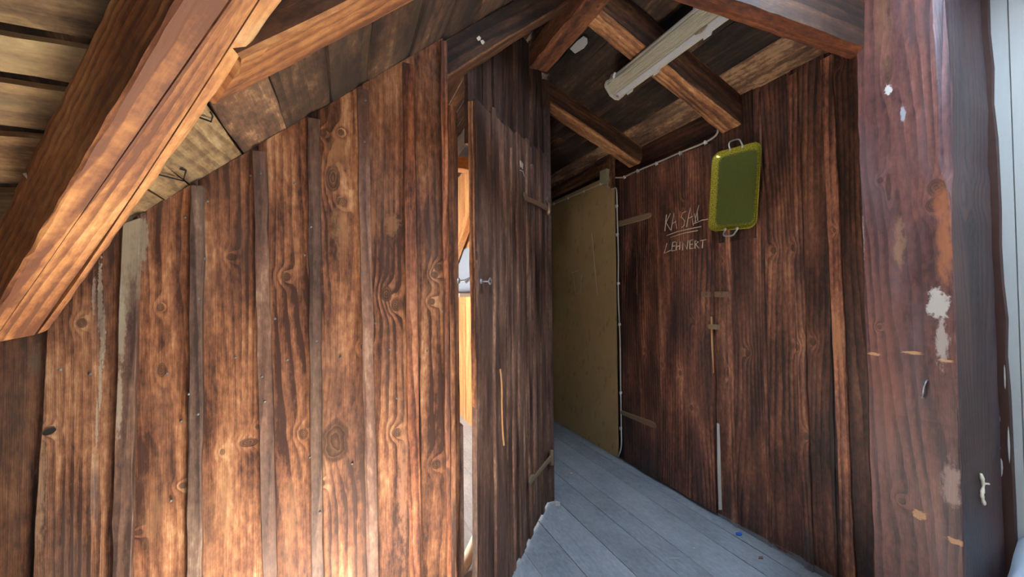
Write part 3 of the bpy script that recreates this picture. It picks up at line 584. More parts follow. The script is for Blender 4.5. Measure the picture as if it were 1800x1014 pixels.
# ================================================================== doorway wall above the door, set across the corner
H0 = Vector((1.17, 2.202, 0))
DD = Vector((-0.683, -0.731, 0)).normalized()        # along the nearly closed leaf, from its hinges to its free edge
DN = Vector((0.731, -0.683, 0)).normalized()         # towards the passage
def door(u, v, w_): p = H0 + DD * u + DN * w_; return (p.x, p.y, v)
HA, HB = Vector((0.44, 1.515, 0)), Vector((1.185, 2.215, 0))
HD = (HB - HA).normalized(); HN = Vector((HD.y, -HD.x, 0))
def hdr(u, v, w_): p = HA + HD * u + HN * (w_ - 0.02); return (p.x, p.y, v)
bm = new_bm()
hb = [0.075, 0.20, 0.315, 0.43, 0.56, 0.69, 0.82, 0.94, 1.022]
def roof_at(u):
    x = (HA + HD * u).x
    return min(zmid(x), zright(x)) - 0.01
for k, (a, b) in enumerate(zip(hb, hb[1:])):
    lo = 1.95 + 0.02 * k
    add_board(bm, lambda v, a=a: a + 0.001, lambda v, b=b: b - 0.001, lo, roof_at(a), roof_at(b), lambda u, v, w_, o=(0.005 if k % 2 else 0): hdr(u, v, w_ + o), 0.02, tint(random.uniform(0.55, 0.75), 0.4), n=8)
wallD = link('wall_doorway', bm, M['doorwood'], kind='structure')
for u in (0.30, 0.56, 0.80):
    bm = new_bm(); add_board(bm, lambda v, u=u: u - 0.014, lambda v, u=u: u + 0.014, 1.98, roof_at(u - .014), roof_at(u + .014), lambda a, v, w_: hdr(a, v, w_ + 0.02), 0.018, tint(0.6, 0.42), n=8)
    link('batten', bm, M['doorwood'], wallD)
# right post of the doorway with the partition that runs on along the passage
bm = new_bm(); add_box(bm, (1.175, 2.215, 0), (1.225, 2.27, 2.70), tint=tint(0.6, .4)); link('hinge_post', bm, M['doorwood'], wallD)
bm = new_bm()
yy = 2.25
k = 0
while yy < 4.6:
    y2 = min(yy + random.uniform(0.13, 0.19), 4.6)
    add_board(bm, lambda v, a=yy: a, lambda v, b=y2: b - 0.002, 0.0, 2.64, 2.64, lambda u, v, w_, o=(0.004 if k % 2 else 0.0): (1.17 - w_ - o, u, v), 0.02, tint(random.uniform(0.85, 1.1), random.uniform(0.4, 0.6)), n=10)
    yy = y2; k += 1
part = link('wall_partition', bm, M['orange'], kind='structure')

# ================================================================== the door in the corner, standing just ajar
door1 = empty('door_1', (H0.x, H0.y, 0)); tag(door1, kind='structure')
def du(px): return DOOR_U[str(px)]
dplanks = [(1.028, 0.869, 2.085, 0.0), (0.869, 0.72, 2.10, 0.003), (0.72, 0.55, 2.12, 0.0), (0.55, 0.43, 2.13, 0.002), (0.43, 0.275, 2.15, 0.0), (0.275, 0.13, 2.18, 0.002), (0.13, 0.0, 2.21, 0.0)]
bm = new_bm()
for k, (a, b, zt, o) in enumerate(dplanks):
    lean = -0.017 if k == 0 else 0.0
    add_board(bm, lambda v, b=b: b + 0.001, lambda v, a=a, l=lean: a - 0.001 + l * (0.9 - v) * -1.0 * 0.9 if l else a - 0.001, 0.012, zt, zt, lambda u, v, w_, o=o: door(u, v, w_ + o), 0.022,
              tint(random.uniform(0.85, 1.1), random.uniform(0.42, 0.55)), n=22)
leaf = link('leaf', bm, M['doorwood'], door1, bevel=0.0012)
for (a, b, zb, zt, o, tk) in ((0.868, 0.838, 0.01, 2.12, 0.014, 1.0), (0.722, 0.668, 0.01, 2.10, 0.014, 0.95), (0.655, 0.628, 0.01, 2.02, 0.018, 1.35), (0.56, 0.50, 0.01, 2.134, 0.016, 1.05), (0.49, 0.465, 0.01, 1.98, 0.012, 1.3), (0.40, 0.345, 0.01, 2.164, 0.016, 1.0), (0.31, 0.27, 0.075, 2.05, 0.018, 1.4), (0.15, 0.115, 0.01, 2.2, 0.015, 0.9)):
    bm = new_bm(); add_board(bm, lambda v, b=b: b, lambda v, a=a: a, zb, zt, zt - 0.006, lambda u, v, w_, o=o: door(u, v, w_ + o * 0.6 + 0.003), o * 0.6 + 0.003, tint(tk, 0.5), n=22, jit=0.0018)
    link('batten', bm, M['doorwood'], door1, bevel=0.002)
# the edge strip of the leaf, in paler wood than its face
bm = new_bm(); add_board(bm, lambda v: -0.022, lambda v: -0.001, 0.012, 2.06, 2.06, lambda u, v, w_: tuple(Vector(door(1.030 + 0.017 * (v - 0.9) * 0.9, v, u))[:2]) + (v,) if False else (Vector(door(1.0285 + 0.0153 * (v - 0.9), v, u)) + DD * w_)[:], 0.006, tint(1.05, 0.55), n=26, jit=0.0015)
tag(link('edge_strip', bm, M['left'], door1), 'orange edge of the door leaf')
def strap(parent, pts, place, wid, m, thick=0.006, name='hinge_strap', ring=None):
    bm = new_bm()
    pts = [Vector((a, b, 0)) for a, b in pts]
    n = len(pts); rows = []
    for i, p in enumerate(pts):
        d = (pts[min(i + 1, n - 1)] - pts[max(i - 1, 0)]).normalized(); nn_ = Vector((-d.y, d.x, 0))
        ww = wid[i] * 0.5
        rows.append([bm.verts.new(place(p.x + nn_.x * ww, p.y + nn_.y * ww, 0)), bm.verts.new(place(p.x + nn_.x * ww * .7, p.y + nn_.y * ww * .7, thick)), bm.verts.new(place(p.x - nn_.x * ww * .7, p.y - nn_.y * ww * .7, thick)), bm.verts.new(place(p.x - nn_.x * ww, p.y - nn_.y * ww, 0))])
    for r0, r1 in zip(rows, rows[1:]):
        for j in range(3):
            f = bm.faces.new([r0[j], r0[j + 1], r1[j + 1], r1[j]]); setface(bm, f, [(0, 0)] * 4, tint())
    for r0 in (rows[0], rows[-1]):
        f = bm.faces.new(r0); setface(bm, f, [(0, 0)] * 4, tint())
    return link(name, bm, m, parent)
dp = lambda u, v, w_: door(u, v, w_ + 0.022)
s1 = strap(door1, [(0.50, 1.83), (0.47, 1.822), (0.44, 1.815), (0.36, 1.825), (0.2, 1.84), (0.02, 1.852)], dp, [0.018, 0.046, 0.030, 0.028, 0.032, 0.034], M['iron'])
bm = new_bm(); add_tube(bm, [door(0.0, 1.815, 0.026), door(0.0, 1.89, 0.026)], 0.012, 10); link('hinge_pin', bm, M['iron'], door1)
s2 = strap(door1, [(0.46, 0.33), (0.42, 0.336), (0.38, 0.328), (0.36, 0.322), (0.2, 0.308), (0.02, 0.292)], dp, [0.02, 0.052, 0.040, 0.026, 0.032, 0.036], M['iron2'])
bm = new_bm(); add_tube(bm, [door(0.0, 0.245, 0.026), door(0.0, 0.335, 0.026)], 0.013, 10); link('hinge_pin', bm, M['iron2'], door1)
# long pale splinter torn from a batten
bm = new_bm(); add_tube(bm, smooth_path([door(0.846, 0.99, 0.024), door(0.842, 0.93, 0.028), door(0.84, 0.84, 0.028), door(0.832, 0.74, 0.027), door(0.81, 0.655, 0.024)]), 0.0042, 6)
link('splinter', bm, M['splinter'], door1)
# hook screwed into the leaf, eye on the jamb
bm = new_bm(); add_tube(bm, [door(0.985, 1.362, 0.0), door(0.985, 1.362, 0.035)], 0.004, 8); add_tube(bm, [door(0.985 + 0.012 * math.cos(t), 1.362 + 0.012 * math.sin(t), 0.04) for t in [k * 0.5 for k in range(13)]], 0.003, 6)
add_disc(bm, door(0.985, 1.362, 0.004), DN, 0.011, 0.003)
link('screw_eye', bm, M['steel'], door1)
bm = new_bm(); c = Vector((0.397, 1.447, 1.362)); q = Vector((0.70, -0.71, 0))
add_disc(bm, c + q * 0.001, q, 0.012, 0.003)
add_tube(bm, smooth_path([c, c + q * 0.022 + Vector((0.004, 0.004, 0.0)), c + q * 0.034 + Vector((0.013, 0.013, 0.010)), c + q * 0.026 + Vector((0.024, 0.024, 0.002)), c + q * 0.014 + Vector((0.02, 0.02, -0.008))]), 0.0035, 7)
link('door_hook', bm, M['steel'], jamb)
# scribble in chalk high on the leaf
bm = new_bm()
for s in ([(0.545, 1.985), (0.538, 1.955), (0.53, 1.99), (0.52, 1.958)], [(0.51, 1.99), (0.505, 1.955), (0.495, 1.985)], [(0.55, 1.935), (0.50, 1.945), (0.47, 1.925)]):
    add_tube(bm, [door(a, b, 0.021) for a, b in s], 0.0014, 5)
link('chalk_mark', bm, M['chalk'], door1)

# ================================================================== right wall with its plank door
XWF = 2.0
RE = {int(k): v for k, v in RIGHT_EDGES.items()}
def rw(u, v, w_): return (XW - 0.012 - w_, u, v)
bm = new_bm()
cols = [(1257, 1285, 1.0), (1285, 1345, 1.05), (1345, 1400, 0.95), (1400, 1463, 1.0), (1463, 1530, 0.75), (1530, 1600, 0.8), (1600, 1700, 0.7)]
edges_y = [RE[1257], RE[1285], RE[1345], RE[1400], RE[1463], 1.03, 0.85, 0.605]
for k, (a, b) in enumerate(zip(edges_y, edges_y[1:])):
    add_board(bm, lambda v, b=b: b + 0.001, lambda v, a=a: a - 0.001, 0.0, Z2 + 0.004, Z2 + 0.004, lambda u, v, w_, o=(0.004 if k % 2 else 0.0): (XW - w_ - o, u, v), 0.02,
              tint([1.0, 0.92, 1.0, 0.85, 0.62, 0.8, 0.7][k], [0.56, 0.55, 0.55, 0.48, 0.42, .45, .45][k]), n=22, mi=0)
# boarding behind the door and the fibreboard
add_board(bm, lambda v: 1.67, lambda v: 4.6, 0.0, 2.42, 2.42, lambda u, v, w_: (XW + 0.012 - w_, u, v), 0.02, tint(0.5, 0.35), n=10)
wallR = link('wall_right', bm, M['right'], bevel=0.0012, kind='structure')
for (y0, y1, lean, tnt, m, o) in ((RE[1285] + 0.012, RE[1285] - 0.018, 0.004, tint(1.2, 0.6), 'right', 0.012), (RE[1345] + 0.004, RE[1345] - 0.012, 0.004, tint(1.0, .5), 'right', 0.01), (1.205, 1.165, 0.008, tint(1.15, 0.6), 'right', 0.016), (1.052, 1.005, 0.016, tint(1.9, 0.72), 'right', 0.016)):
    bm = new_bm(); add_board(bm, lambda v, a=y1, l=lean: a + l * (v - 0.9), lambda v, a=y0, l=lean: a + l * (v - 0.9), 0.0, 2.37, 2.37, lambda u, v, w_, o=o: (XW - w_ - o, u, v), 0.014, tnt, n=22, jit=0.0014)
    link('batten', bm, M[m], wallR, bevel=0.0015)
# the board over the door
bm = new_bm(); add_board(bm, lambda v: 0.0, lambda v: 0.19, 1.47, 2.70, 2.70, lambda u, v, w_: (XW - 0.002 - w_ * 1.0, v, 2.212 + u + 0.045 * (v - 1.47)* 0.75), 0.016, tint(0.62, 0.4), n=12)
link('lintel_board', bm, M['right'], wallR)
bm = new_bm(); add_board(bm, lambda v: 1.405, lambda v: 1.628, 1.6, 2.40, 2.40, lambda u, v, w_: (XW - 0.010 - w_, u, v), 0.012, tint(0.6, 0.4), n=12)
link('backing_board', bm, M['right'], wallR)

door2 = empty('door_2', (2.0, 2.48, 0)); tag(door2, kind='structure')
de = [2.500, RE[1127], RE[1163], RE[1205], 1.668]
bm = new_bm()
for k, (a, b) in enumerate(zip(de, de[1:])):
    add_board(bm, lambda v, b=b, k=k: b + (0.001 if k < 3 else 0.006 * math.sin(v * 3.1) * (v < 2)), lambda v, a=a: a - 0.001, 0.02, 2.20 + 0.045 * (b - 1.68), 2.20 + 0.045 * (a - 1.68),
              lambda u, v, w_, o=(0.003 if k % 2 else 0.0): (2.0 - w_ - o, u, v), 0.02, tint([0.85, 0.9, 1.05, 1.0][k], [0.46, 0.48, 0.55, 0.54][k], 1.05), n=22)
link('leaf', bm, M['right'], door2, bevel=0.0012)
rp = lambda u, v, w_: (1.996 - w_, u, v)
strap(door2, [(2.505, 1.868), (2.45, 1.867), (2.3, 1.868), (2.2, 1.868), (2.17, 1.870), (2.15, 1.872)], rp, [0.05, 0.044, 0.046, 0.044, 0.040, 0.018], M['iron2'])
strap(door2, [(2.52, 0.384), (2.45, 0.384), (2.3, 0.386), (2.2, 0.388), (2.16, 0.388), (2.14, 0.388)], rp, [0.034, 0.036, 0.044, 0.046, 0.042, 0.018], M['iron2'])
bm = new_bm(); add_box(bm, (1.985, 1.675, 1.285), (1.9965, 1.735, 1.318)); add_tube(bm, [(1.985, 1.70, 1.30), (1.972, 1.70, 1.30)], 0.006, 8)
link('latch_plate', bm, M['iron'], door2)
bm = new_bm(); add_box(bm, (1.982, 1.556, 1.285), (2.004, 1.640, 1.318)); add_box(bm, (1.972, 1.585, 1.293), (1.984, 1.612, 1.312))
link('latch_keeper', bm, M['iron'], wallR)
bm = new_bm(); add_box(bm, (1.976, 1.626, 1.098), (2.004, 1.682, 1.125)); link('turn_button', bm, M['iron2'], door2)
bm = new_bm()
for k, s in enumerate(CHALK): add_tube(bm, [(1.9935, y, z) for y, z in s], 0.0028 if k < 13 else 0.0034, 5)
tag(link('chalk_writing', bm, M['chalk'], door2), 'white chalk lettering')
bm = new_bm(); add_tube(bm, [(1.992, 1.672, 1.17), (1.990, 1.668, 1.0), (1.992, 1.664, 0.84)], [0.005, 0.0065, 0.003], 6); link('splinter', bm, M['splinter'], wallR)
bm = new_bm(); add_patch(bm, [(1.9995, 1.652, 0.55), (1.9995, 1.637, 0.55), (1.9995, 1.634, 0.30), (1.9995, 1.632, 0.06), (1.9995, 1.652, 0.05), (1.9995, 1.655, 0.30)], (-1, 0, 0), 0.004); link('slit_light', bm, M['white'], wallR)  # strip painted white for the light showing through the door slit

# fibreboard sheet leaning flat on the passage wall, dark post beyond it
bm = new_bm(); add_box(bm, (2.003, 2.575, 0.004), (2.015, 3.62, 2.29))
pan = link('fibreboard_panel', bm, M['osb'], bevel=0.002)
tag(pan, 'tall tan fibreboard sheet standing flat against the passage wall', 'panel')
bm = new_bm()
for s in ([(2.889, 1.85), (2.86, 1.6), (2.82, 1.30)],): add_tube(bm, [(2.0025, y, z) for y, z in s], 0.0022, 5)
for s in ([(3.24, 1.52), (3.12, 1.535)], [(3.2, 1.50), (3.17, 1.32), (3.08, 1.33), (3.06, 1.50)]): add_tube(bm, [(2.0028, y, z) for y, z in s], 0.0016, 5)
link('chalk_mark', bm, M['chalk'], pan)
bm = new_bm(); add_box(bm, (1.975, 3.64, 0), (2.03, 3.86, 2.42), tint=tint(0.35, .3)); link('trim_1', bm, M['right'], kind='structure')
bm = new_bm(); add_beam(bm, (1.985, 2.58, 2.325), (1.985, 4.6, 2.325), (1, 0, 0), (0, 0, -1), rect_prof(0.07, 0.085, 0.005), tint(0.62, 0.45), n=20)
pl = link('wall_plate', bm, M['rafter']); tag(pl, 'low brown timber plate running above the tan fibreboard sheet', 'beam')
bm = new_bm(); add_beam(bm, (1.98, 2.545, 2.16), (1.98, 2.545, 2.45), (0, 1, 0), (1, 0, 0), rect_prof(0.035, 0.03, 0.003), tint(0.8, 0.55), n=8)
pk = link('wood_block', bm, M['rafter']); tag(pk, 'short upright wooden strip beside the white junction box', 'wood strip')

# ================================================================== white boarded wall and dark board at the right edge
bm = new_bm(); add_board(bm, lambda v: 0.555, lambda v: 0.612, 0.0, 2.42, 2.42, lambda u, v, w_: (XW - w_ - 0.022, u + 0.012 * (v - 1.3), v), 0.03, tint(), n=20, jit=0.002)
tr2 = link('trim_2', bm, M['rustboard'], kind='structure')
bm = new_bm()
for (y, z, a, b) in ((0.578, 0.72, 0.004, 0.03), (0.580, 0.79, 0.003, 0.014), (0.577, 0.88, 0.0025, 0.012), (0.579, 0.95, 0.0015, 0.01), (0.559, 0.80, 0.0025, 0.06), (0.560, 1.02, 0.002, 0.04), (0.586, 0.60, 0.002, 0.004)):
    add_patch(bm, [(XW - 0.0535 + 0.031, y + a * math.cos(t) * random.uniform(.7, 1.2) + 0.012 * (z - 1.3), z + b * math.sin(t)) for t in [k * 0.7854 for k in range(8)]], (-1, 0, 0), 0.0012)
link('paint_spots', bm, M['white'], tr2)
bm = new_bm()
add_box(bm, (XW, 0.5305, 0), (XW + 0.03, 0.605, 2.6)); 
yy = 0.5275
for k in range(12): add_box(bm, (XW, yy - 0.11, 0), (XW + 0.03, yy, 2.6)); yy -= 0.1125
add_box(bm, (XW + 0.012, -2.2, 0), (XW + 0.05, 0.552, 2.6))
link('wall_entrance', bm, M['whitewall'], kind='structure')
bm = new_bm(); add_box(bm, (XW, -2.2, 2.0), (XW + 0.05, -0.82, 2.6)); 
add_box(bm, (XW, -2.2, 0.0), (XW + 0.05, -0.82, 2.0)); add_box(bm, (XW, -2.2, 2.55), (XW + 0.05, -0.30, 3.5)); link('wall_entrance_rear', bm, M['whitewall'], kind='structure')

# ================================================================== timbers
BD = Vector((0.88, -1.0, 0.792)); BS = Vector((1, 0.88, 0)).normalized(); BU = BS.cross(BD).normalized()
if BU.z < 0: BU = -BU
P0 = Vector((-0.771, 1.44, 1.207))
crk = lambda c, wv, dep: [lambda t: (c(t) - wv(t), 0.0), lambda t: (c(t), dep), lambda t: (c(t) + wv(t), 0.0)]
cc = lambda t: 0.020 + 0.008 * math.sin(t * 5) - 0.018 * t
cw = lambda t: 0.0012 + 0.0028 * max(0, 1 - abs(t - 0.13) / 0.16)
c2_ = lambda t: -0.045 + 0.05 * t
cw2 = lambda t: 0.0006 + 0.0010 * max(0, 1 - abs(t - 0.55) / 0.3)
prof = [(-0.0695, 0.004), (-0.064, 0.0), (-0.046, 0.0), (-0.045, 0.010), (-0.044, 0.0), (0.018, 0.0), (0.02, 0.02), (0.022, 0.0), (0.035, 0.0), (0.041, 0.006), (0.041, 0.17), (-0.0695, 0.17)]
nf = crk(cc, cw, 0.020); nf2 = crk(c2_, cw2, 0.008)
bm = new_bm()
add_beam(bm, P0 - BD * 0.015, P0 + BD * 1.30, BS, -BU, prof, tint(1.0, 0.5), n=60, jit=0.0008, notch={2: nf2[0], 3: nf2[1], 4: nf2[2], 5: nf[0], 6: nf[1], 7: nf[2]})
# the foot of the timber is cut to the face of the wall
for v in bm.verts:
    if v.co.y > DW - 0.002: v.co += BD * ((v.co.y - (DW - 0.002)) / 1.0)
o = link('valley_rafter', bm, M['beam']); tag(o, 'thick honey-coloured valley timber with long cracks, crossing the upper left above the boards', 'beam')

def slope_rafter(name, x0, x1, y0, y1, zf, k, depth, mat, label, tnt, wave=0.002, n=30, mitre=0.0):
    """rafter under a slope along X: zf(x) underside of the boards, k its slope"""
    d = Vector((1, 0, k)).normalized(); upv = Vector((-k, 0, 1)).normalized()
    dz = depth / math.sqrt(1 + k * k)
    A = Vector((x0, (y0 + y1) / 2, zf(x0) - depth)); B = Vector((x1, (y0 + y1) / 2, zf(x1) - depth))
    bm = new_bm(); add_beam(bm, A, B, (0, 1, 0), -upv, rect_prof(abs(y1 - y0), dz - 0.003, 0.006), tnt, n=n, jit=0.0006, wave=wave, stain_shade=(tuple(q * 0.42 for q in tnt[:3]) + (0.36,), (2, 6)))  # side faces: dark stain plus shade put into the tint
    if mitre:
        for v in bm.verts:
            t = (v.co - A).dot(d)
            if t < 0.05: v.co += d * ((y1 - v.co.y) * mitre)
    o = link(name, bm, mat); tag(o, label, 'beam'); return o
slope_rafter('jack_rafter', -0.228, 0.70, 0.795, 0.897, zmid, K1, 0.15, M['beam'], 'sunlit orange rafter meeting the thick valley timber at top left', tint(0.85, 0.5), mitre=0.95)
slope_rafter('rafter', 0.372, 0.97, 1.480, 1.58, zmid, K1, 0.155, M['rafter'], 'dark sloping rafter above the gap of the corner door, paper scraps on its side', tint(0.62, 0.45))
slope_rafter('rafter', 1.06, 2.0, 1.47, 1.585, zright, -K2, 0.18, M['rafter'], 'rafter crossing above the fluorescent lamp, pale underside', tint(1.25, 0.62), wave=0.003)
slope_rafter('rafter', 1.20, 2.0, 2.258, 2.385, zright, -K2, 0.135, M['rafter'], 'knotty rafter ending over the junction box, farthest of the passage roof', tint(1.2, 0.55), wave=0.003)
bm = new_bm(); add_beam(bm, (0.981, 1.895, 2.54), (0.981, -0.2, 2.54), (1, 0, 0), (0, 0, -1), rect_prof(0.108, 0.125, 0.008), tint(0.55, 0.45, 1.2), n=40, wave=0.002)
o = link('ridge_purlin', bm, M['rafter']); tag(o, 'reddish ridge timber with a sawn end above the corner door', 'beam')
bm = new_bm()
pr = [(-0.045, 0.0), (0.03, 0.0), (0.034, 0.004), (0.034, 0.16), (-0.05, 0.16), (-0.05, 0.005)]
A, B = Vector((0.55, 0.842, 2.165)), Vector((1.72, 0.800, 2.165))
add_beam(bm, A, B, (0, 1, 0), (0, 0, -1), [(-0.006, 0.0), (0.024, 0.0), (0.028, 0.004), (0.028, 0.17), (-0.035, 0.17), (-0.03, 0.012)], tint(0.50, 0.45, 1.35, 0.95, 0.85), n=30, jit=0.0007, wave=0.001, stain_shade=(tint(0.26, 0.38, 1.05, 1.0, 1.0), (4,)))  # near side: grey-brown stain, with shade added in its tint
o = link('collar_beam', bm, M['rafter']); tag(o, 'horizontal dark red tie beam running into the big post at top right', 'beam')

# ================================================================== the big post at the right
bm = new_bm()
rowsn = 44
def yr(z):   # right-hand arris, waney above the knot
    if z > 1.70: return 0.592 + 0.004 * math.sin(z * 9)
    if z > 1.60: return 0.592 - 0.020 * (1.70 - z) / 0.10
    return 0.572 - 0.006 * (1.6 - z) / 1.6
def yl(z): return 0.802 - 0.014 * (2.4 - z) / 2.4 + 0.0015 * math.sin(z * 11) + 0.001 * math.sin(z * 37)
prev = None
ring0 = None
for i in range(rowsn + 1):
    z = 2.62 * i / rowsn
    wan = 0.024 if z > 1.68 else (0.004 + 0.02 * max(0, (z - 1.6) / 0.08) if z > 1.6 else 0.004)
    pts = [(1.706, yl(z)), (1.700, yl(z) - 0.006), (1.700, yr(z)), (1.700 + wan, yr(z) - wan * 0.85), (1.985, yr(z) - wan * 0.85 + 0.002), (1.990, yl(z))]
    ring = [bm.verts.new((x + random.gauss(0, .0006), y + random.gauss(0, .0006), z)) for x, y in pts]
    us = [0.0, 0.008, 0.218, 0.245, 0.53, 0.76, 1.05]
    if prev:
        for j in range(6):
            k = (j + 1) % 6
            f = bm.faces.new([prev[j], prev[k], ring[k], ring[j]])
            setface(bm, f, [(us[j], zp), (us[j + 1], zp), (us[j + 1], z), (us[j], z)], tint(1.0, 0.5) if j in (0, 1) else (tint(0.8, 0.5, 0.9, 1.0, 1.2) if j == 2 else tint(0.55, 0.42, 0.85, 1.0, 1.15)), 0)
    else: ring0 = ring
    prev, zp = ring, z
for rg in (ring0[::-1], prev):
    f = bm.faces.new(rg); setface(bm, f, [(0, 0)] * 6, tint())
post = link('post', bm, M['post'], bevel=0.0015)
tag(post, 'massive purple-brown squared post with paint smears, standing at the right', 'post')
bm = new_bm(); add_tube(bm, [(1.70, 0.634, 1.022), (1.686, 0.634, 1.015), (1.682, 0.636, 1.0), (1.684, 0.6385, 0.967)], 0.0032, 7); add_disc(bm, (1.684, 0.639, 0.966), (0, 0, -1), 0.006, 0.001)
link('bent_nail', bm, M['steel'], post)
bm = new_bm()
add_tube(bm, smooth_path([(1.822, 0.563, 0.735), (1.826, 0.560, 0.70), (1.818, 0.561, 0.67), (1.822, 0.558, 0.64)]), [0.003, 0.004, 0.005, 0.006, 0.0045, 0.005, 0.004, 0.003, 0.004, 0.005, 0.006, 0.005, 0.005, 0.006, 0.004, 0.005, 0.006, 0.005, 0.003], 6); add_tube(bm, [(1.824, 0.56, 0.705), (1.852, 0.556, 0.70)], 0.003, 5)
link('plaster_crumb', bm, M['chalk'], post)

# pale sheet bundled in the corner in front of the post
bm = new_bm()
nx, ny = 22, 16
grid = []
for i in range(nx + 1):
    row = []
    for j in range(ny + 1):
        x = 1.712 + 0.300 * i / nx; y = 0.545 - 0.40 * j / ny
        e = max(0.0, min(1.0, (x - 1.712) / 0.05))
        z = 0.395 + 0.06 * e * 0.2 + 0.10 * max(0, min(1, (x - 1.86) / 0.15)) ** 1.1 * (0.6 + 0.4 * j / ny) + 0.06 * max(0, min(1, (x - 1.95) / 0.06)) + 0.008 * math.sin(x * 31 + y * 12) + 0.006 * math.sin(y * 40)
        if j == 0: z -= 0.02 + 0.012 * math.sin(x * 60)
        row.append(bm.verts.new((x, y, z)))
    grid.append(row)
def gq(a, b, c, d):
    f = bm.faces.new([a, b, c, d]); setface(bm, f, [(0, 0)] * 4, tint()); f.smooth = True
for i in range(nx):
    for j in range(ny): gq(grid[i][j], grid[i + 1][j], grid[i + 1][j + 1], grid[i][j + 1])
border = [grid[i][0] for i in range(nx + 1)] + [grid[nx][j] for j in range(1, ny + 1)] + [grid[i][ny] for i in range(nx - 1, -1, -1)] + [grid[0][j] for j in range(ny - 1, 0, -1)]
low = [bm.verts.new((v.co.x, v.co.y, 0.0)) for v in border]
for k in range(len(border)): gq(border[k], border[(k + 1) % len(border)], low[(k + 1) % len(border)], low[k])
f = bm.faces.new(low); setface(bm, f, [(0, 0)] * len(low), tint())
o = link('sheet_bundle', bm, M['cloth']); tag(o, 'pale bluish sheet bundled in the bottom right corner below the white wall', 'sheet')

# ================================================================== fluorescent lamp
lamp = empty('fluorescent_lamp', (1.40, 1.40, 2.45)); tag(lamp, 'long unlit fluorescent lamp with yellowed ribbed cover under the passage roof', 'lamp')
LN = Vector((-K2, 0, -1)).normalized(); LU = Vector((1, 0, -K2)).normalized()   # out of the slope; across the lamp
LB = Vector((1.397, 0, 2.22 + K2 * (XW - 1.397)))
def lp(a, y, c): p = LB + LU * a + LN * c; return (p.x, y, p.z)
Y0, Y1 = 0.56, 1.762
bm = new_bm()
def sweep(bm, prof, y0, y1, m=0, closed=True, n=1):
    ra = [bm.verts.new(lp(a, y0, c)) for a, c in prof]; rb = [bm.verts.new(lp(a, y1, c)) for a, c in prof]
    k = len(prof)
    for j in range(k if closed else k - 1):
        f = bm.faces.new([ra[j], ra[(j + 1) % k], rb[(j + 1) % k], rb[j]]); setface(bm, f, [(0, 0)] * 4, tint(), (j % 2 if m == 'alt' else m))
    if closed:
        for r_ in (ra[::-1], rb):
            f = bm.faces.new(r_); setface(bm, f, [(0, 0)] * k, tint(), 0 if m == 'alt' else m)
sweep(bm, [(-0.052, 0.0), (0.052, 0.0), (0.062, 0.028), (0.062, 0.036), (-0.062, 0.036), (-0.062, 0.028)], Y0, Y1)
link('housing', bm, M['offwhite'], lamp)
def ribs(a0, a1, c0, c1, n, amp):
    out = []
    for i in range(2 * n + 1):
        t = i / (2 * n); out.append((a0 + (a1 - a0) * t, c0 + (c1 - c0) * t + (amp if i % 2 else 0)))
    return out
bm = new_bm()
sweep(bm, [(-0.060, 0.036), (-0.058, 0.045)] + ribs(-0.056, -0.006, 0.052, 0.080, 6, 0.0055) + [(-0.004, 0.080), (0.004, 0.0802), (0.0045, 0.036)], Y0 + 0.004, Y1 - 0.01, 'alt')
sweep(bm, [(0.0335, 0.036), (0.034, 0.076)] + ribs(0.036, 0.056, 0.074, 0.050, 3, 0.005) + [(0.059, 0.045), (0.060, 0.036)], Y0 + 0.004, Y1 - 0.01, 'alt')
link('ribbed_cover', bm, [M['diffuser'], M['rib_shade']], lamp)
bm = new_bm(); sweep(bm, [(0.0045, 0.037), (0.0045, 0.0815), (0.018, 0.083), (0.0325, 0.0805), (0.0325, 0.037)], Y0 + 0.006, Y1 - 0.03)
tag(link('smooth_band', bm, M['reflector'], lamp), 'smooth white band of the cover')
bm = new_bm(); sweep(bm, [(-0.064, 0.022), (0.064, 0.022), (0.064, 0.044), (0.050, 0.072), (0.026, 0.084), (-0.010, 0.083), (-0.058, 0.056), (-0.064, 0.044)], Y1 - 0.012, Y1 + 0.006)
link('end_cap', bm, M['offwhite'], lamp)
bm = new_bm(); add_tube(bm, [lp(0.018, Y1 - 0.028, 0.081), lp(0.018, Y1 - 0.028, 0.0845)], 0.007, 10); link('cap_screw', bm, M['steel'], lamp)
for a, ys_ in ((0.064, (0.90, 1.20, 1.50, 1.70)), (-0.064, (1.70, 1.15))):
    for y in ys_:
        bm = new_bm(); s_ = 1 if a > 0 else -1
        sweep(bm, [(a - 0.004 * s_, 0.016), (a + 0.006 * s_, 0.016), (a + 0.007 * s_, 0.046), (a + 0.001 * s_, 0.056), (a - 0.006 * s_, 0.05)], y - 0.016, y + 0.016)
        link('clip', bm, M['reflector'] if a > 0 else M['offwhite'], lamp)
bm = new_bm(); add_tube(bm, [lp(0.002, 1.20, 0.083), lp(0.004, 1.17, 0.084), lp(0.002, 1.14, 0.083)], [0.004, 0.008, 0.003], 6); link('dead_leaf_scrap', bm, M['iron2'], lamp)

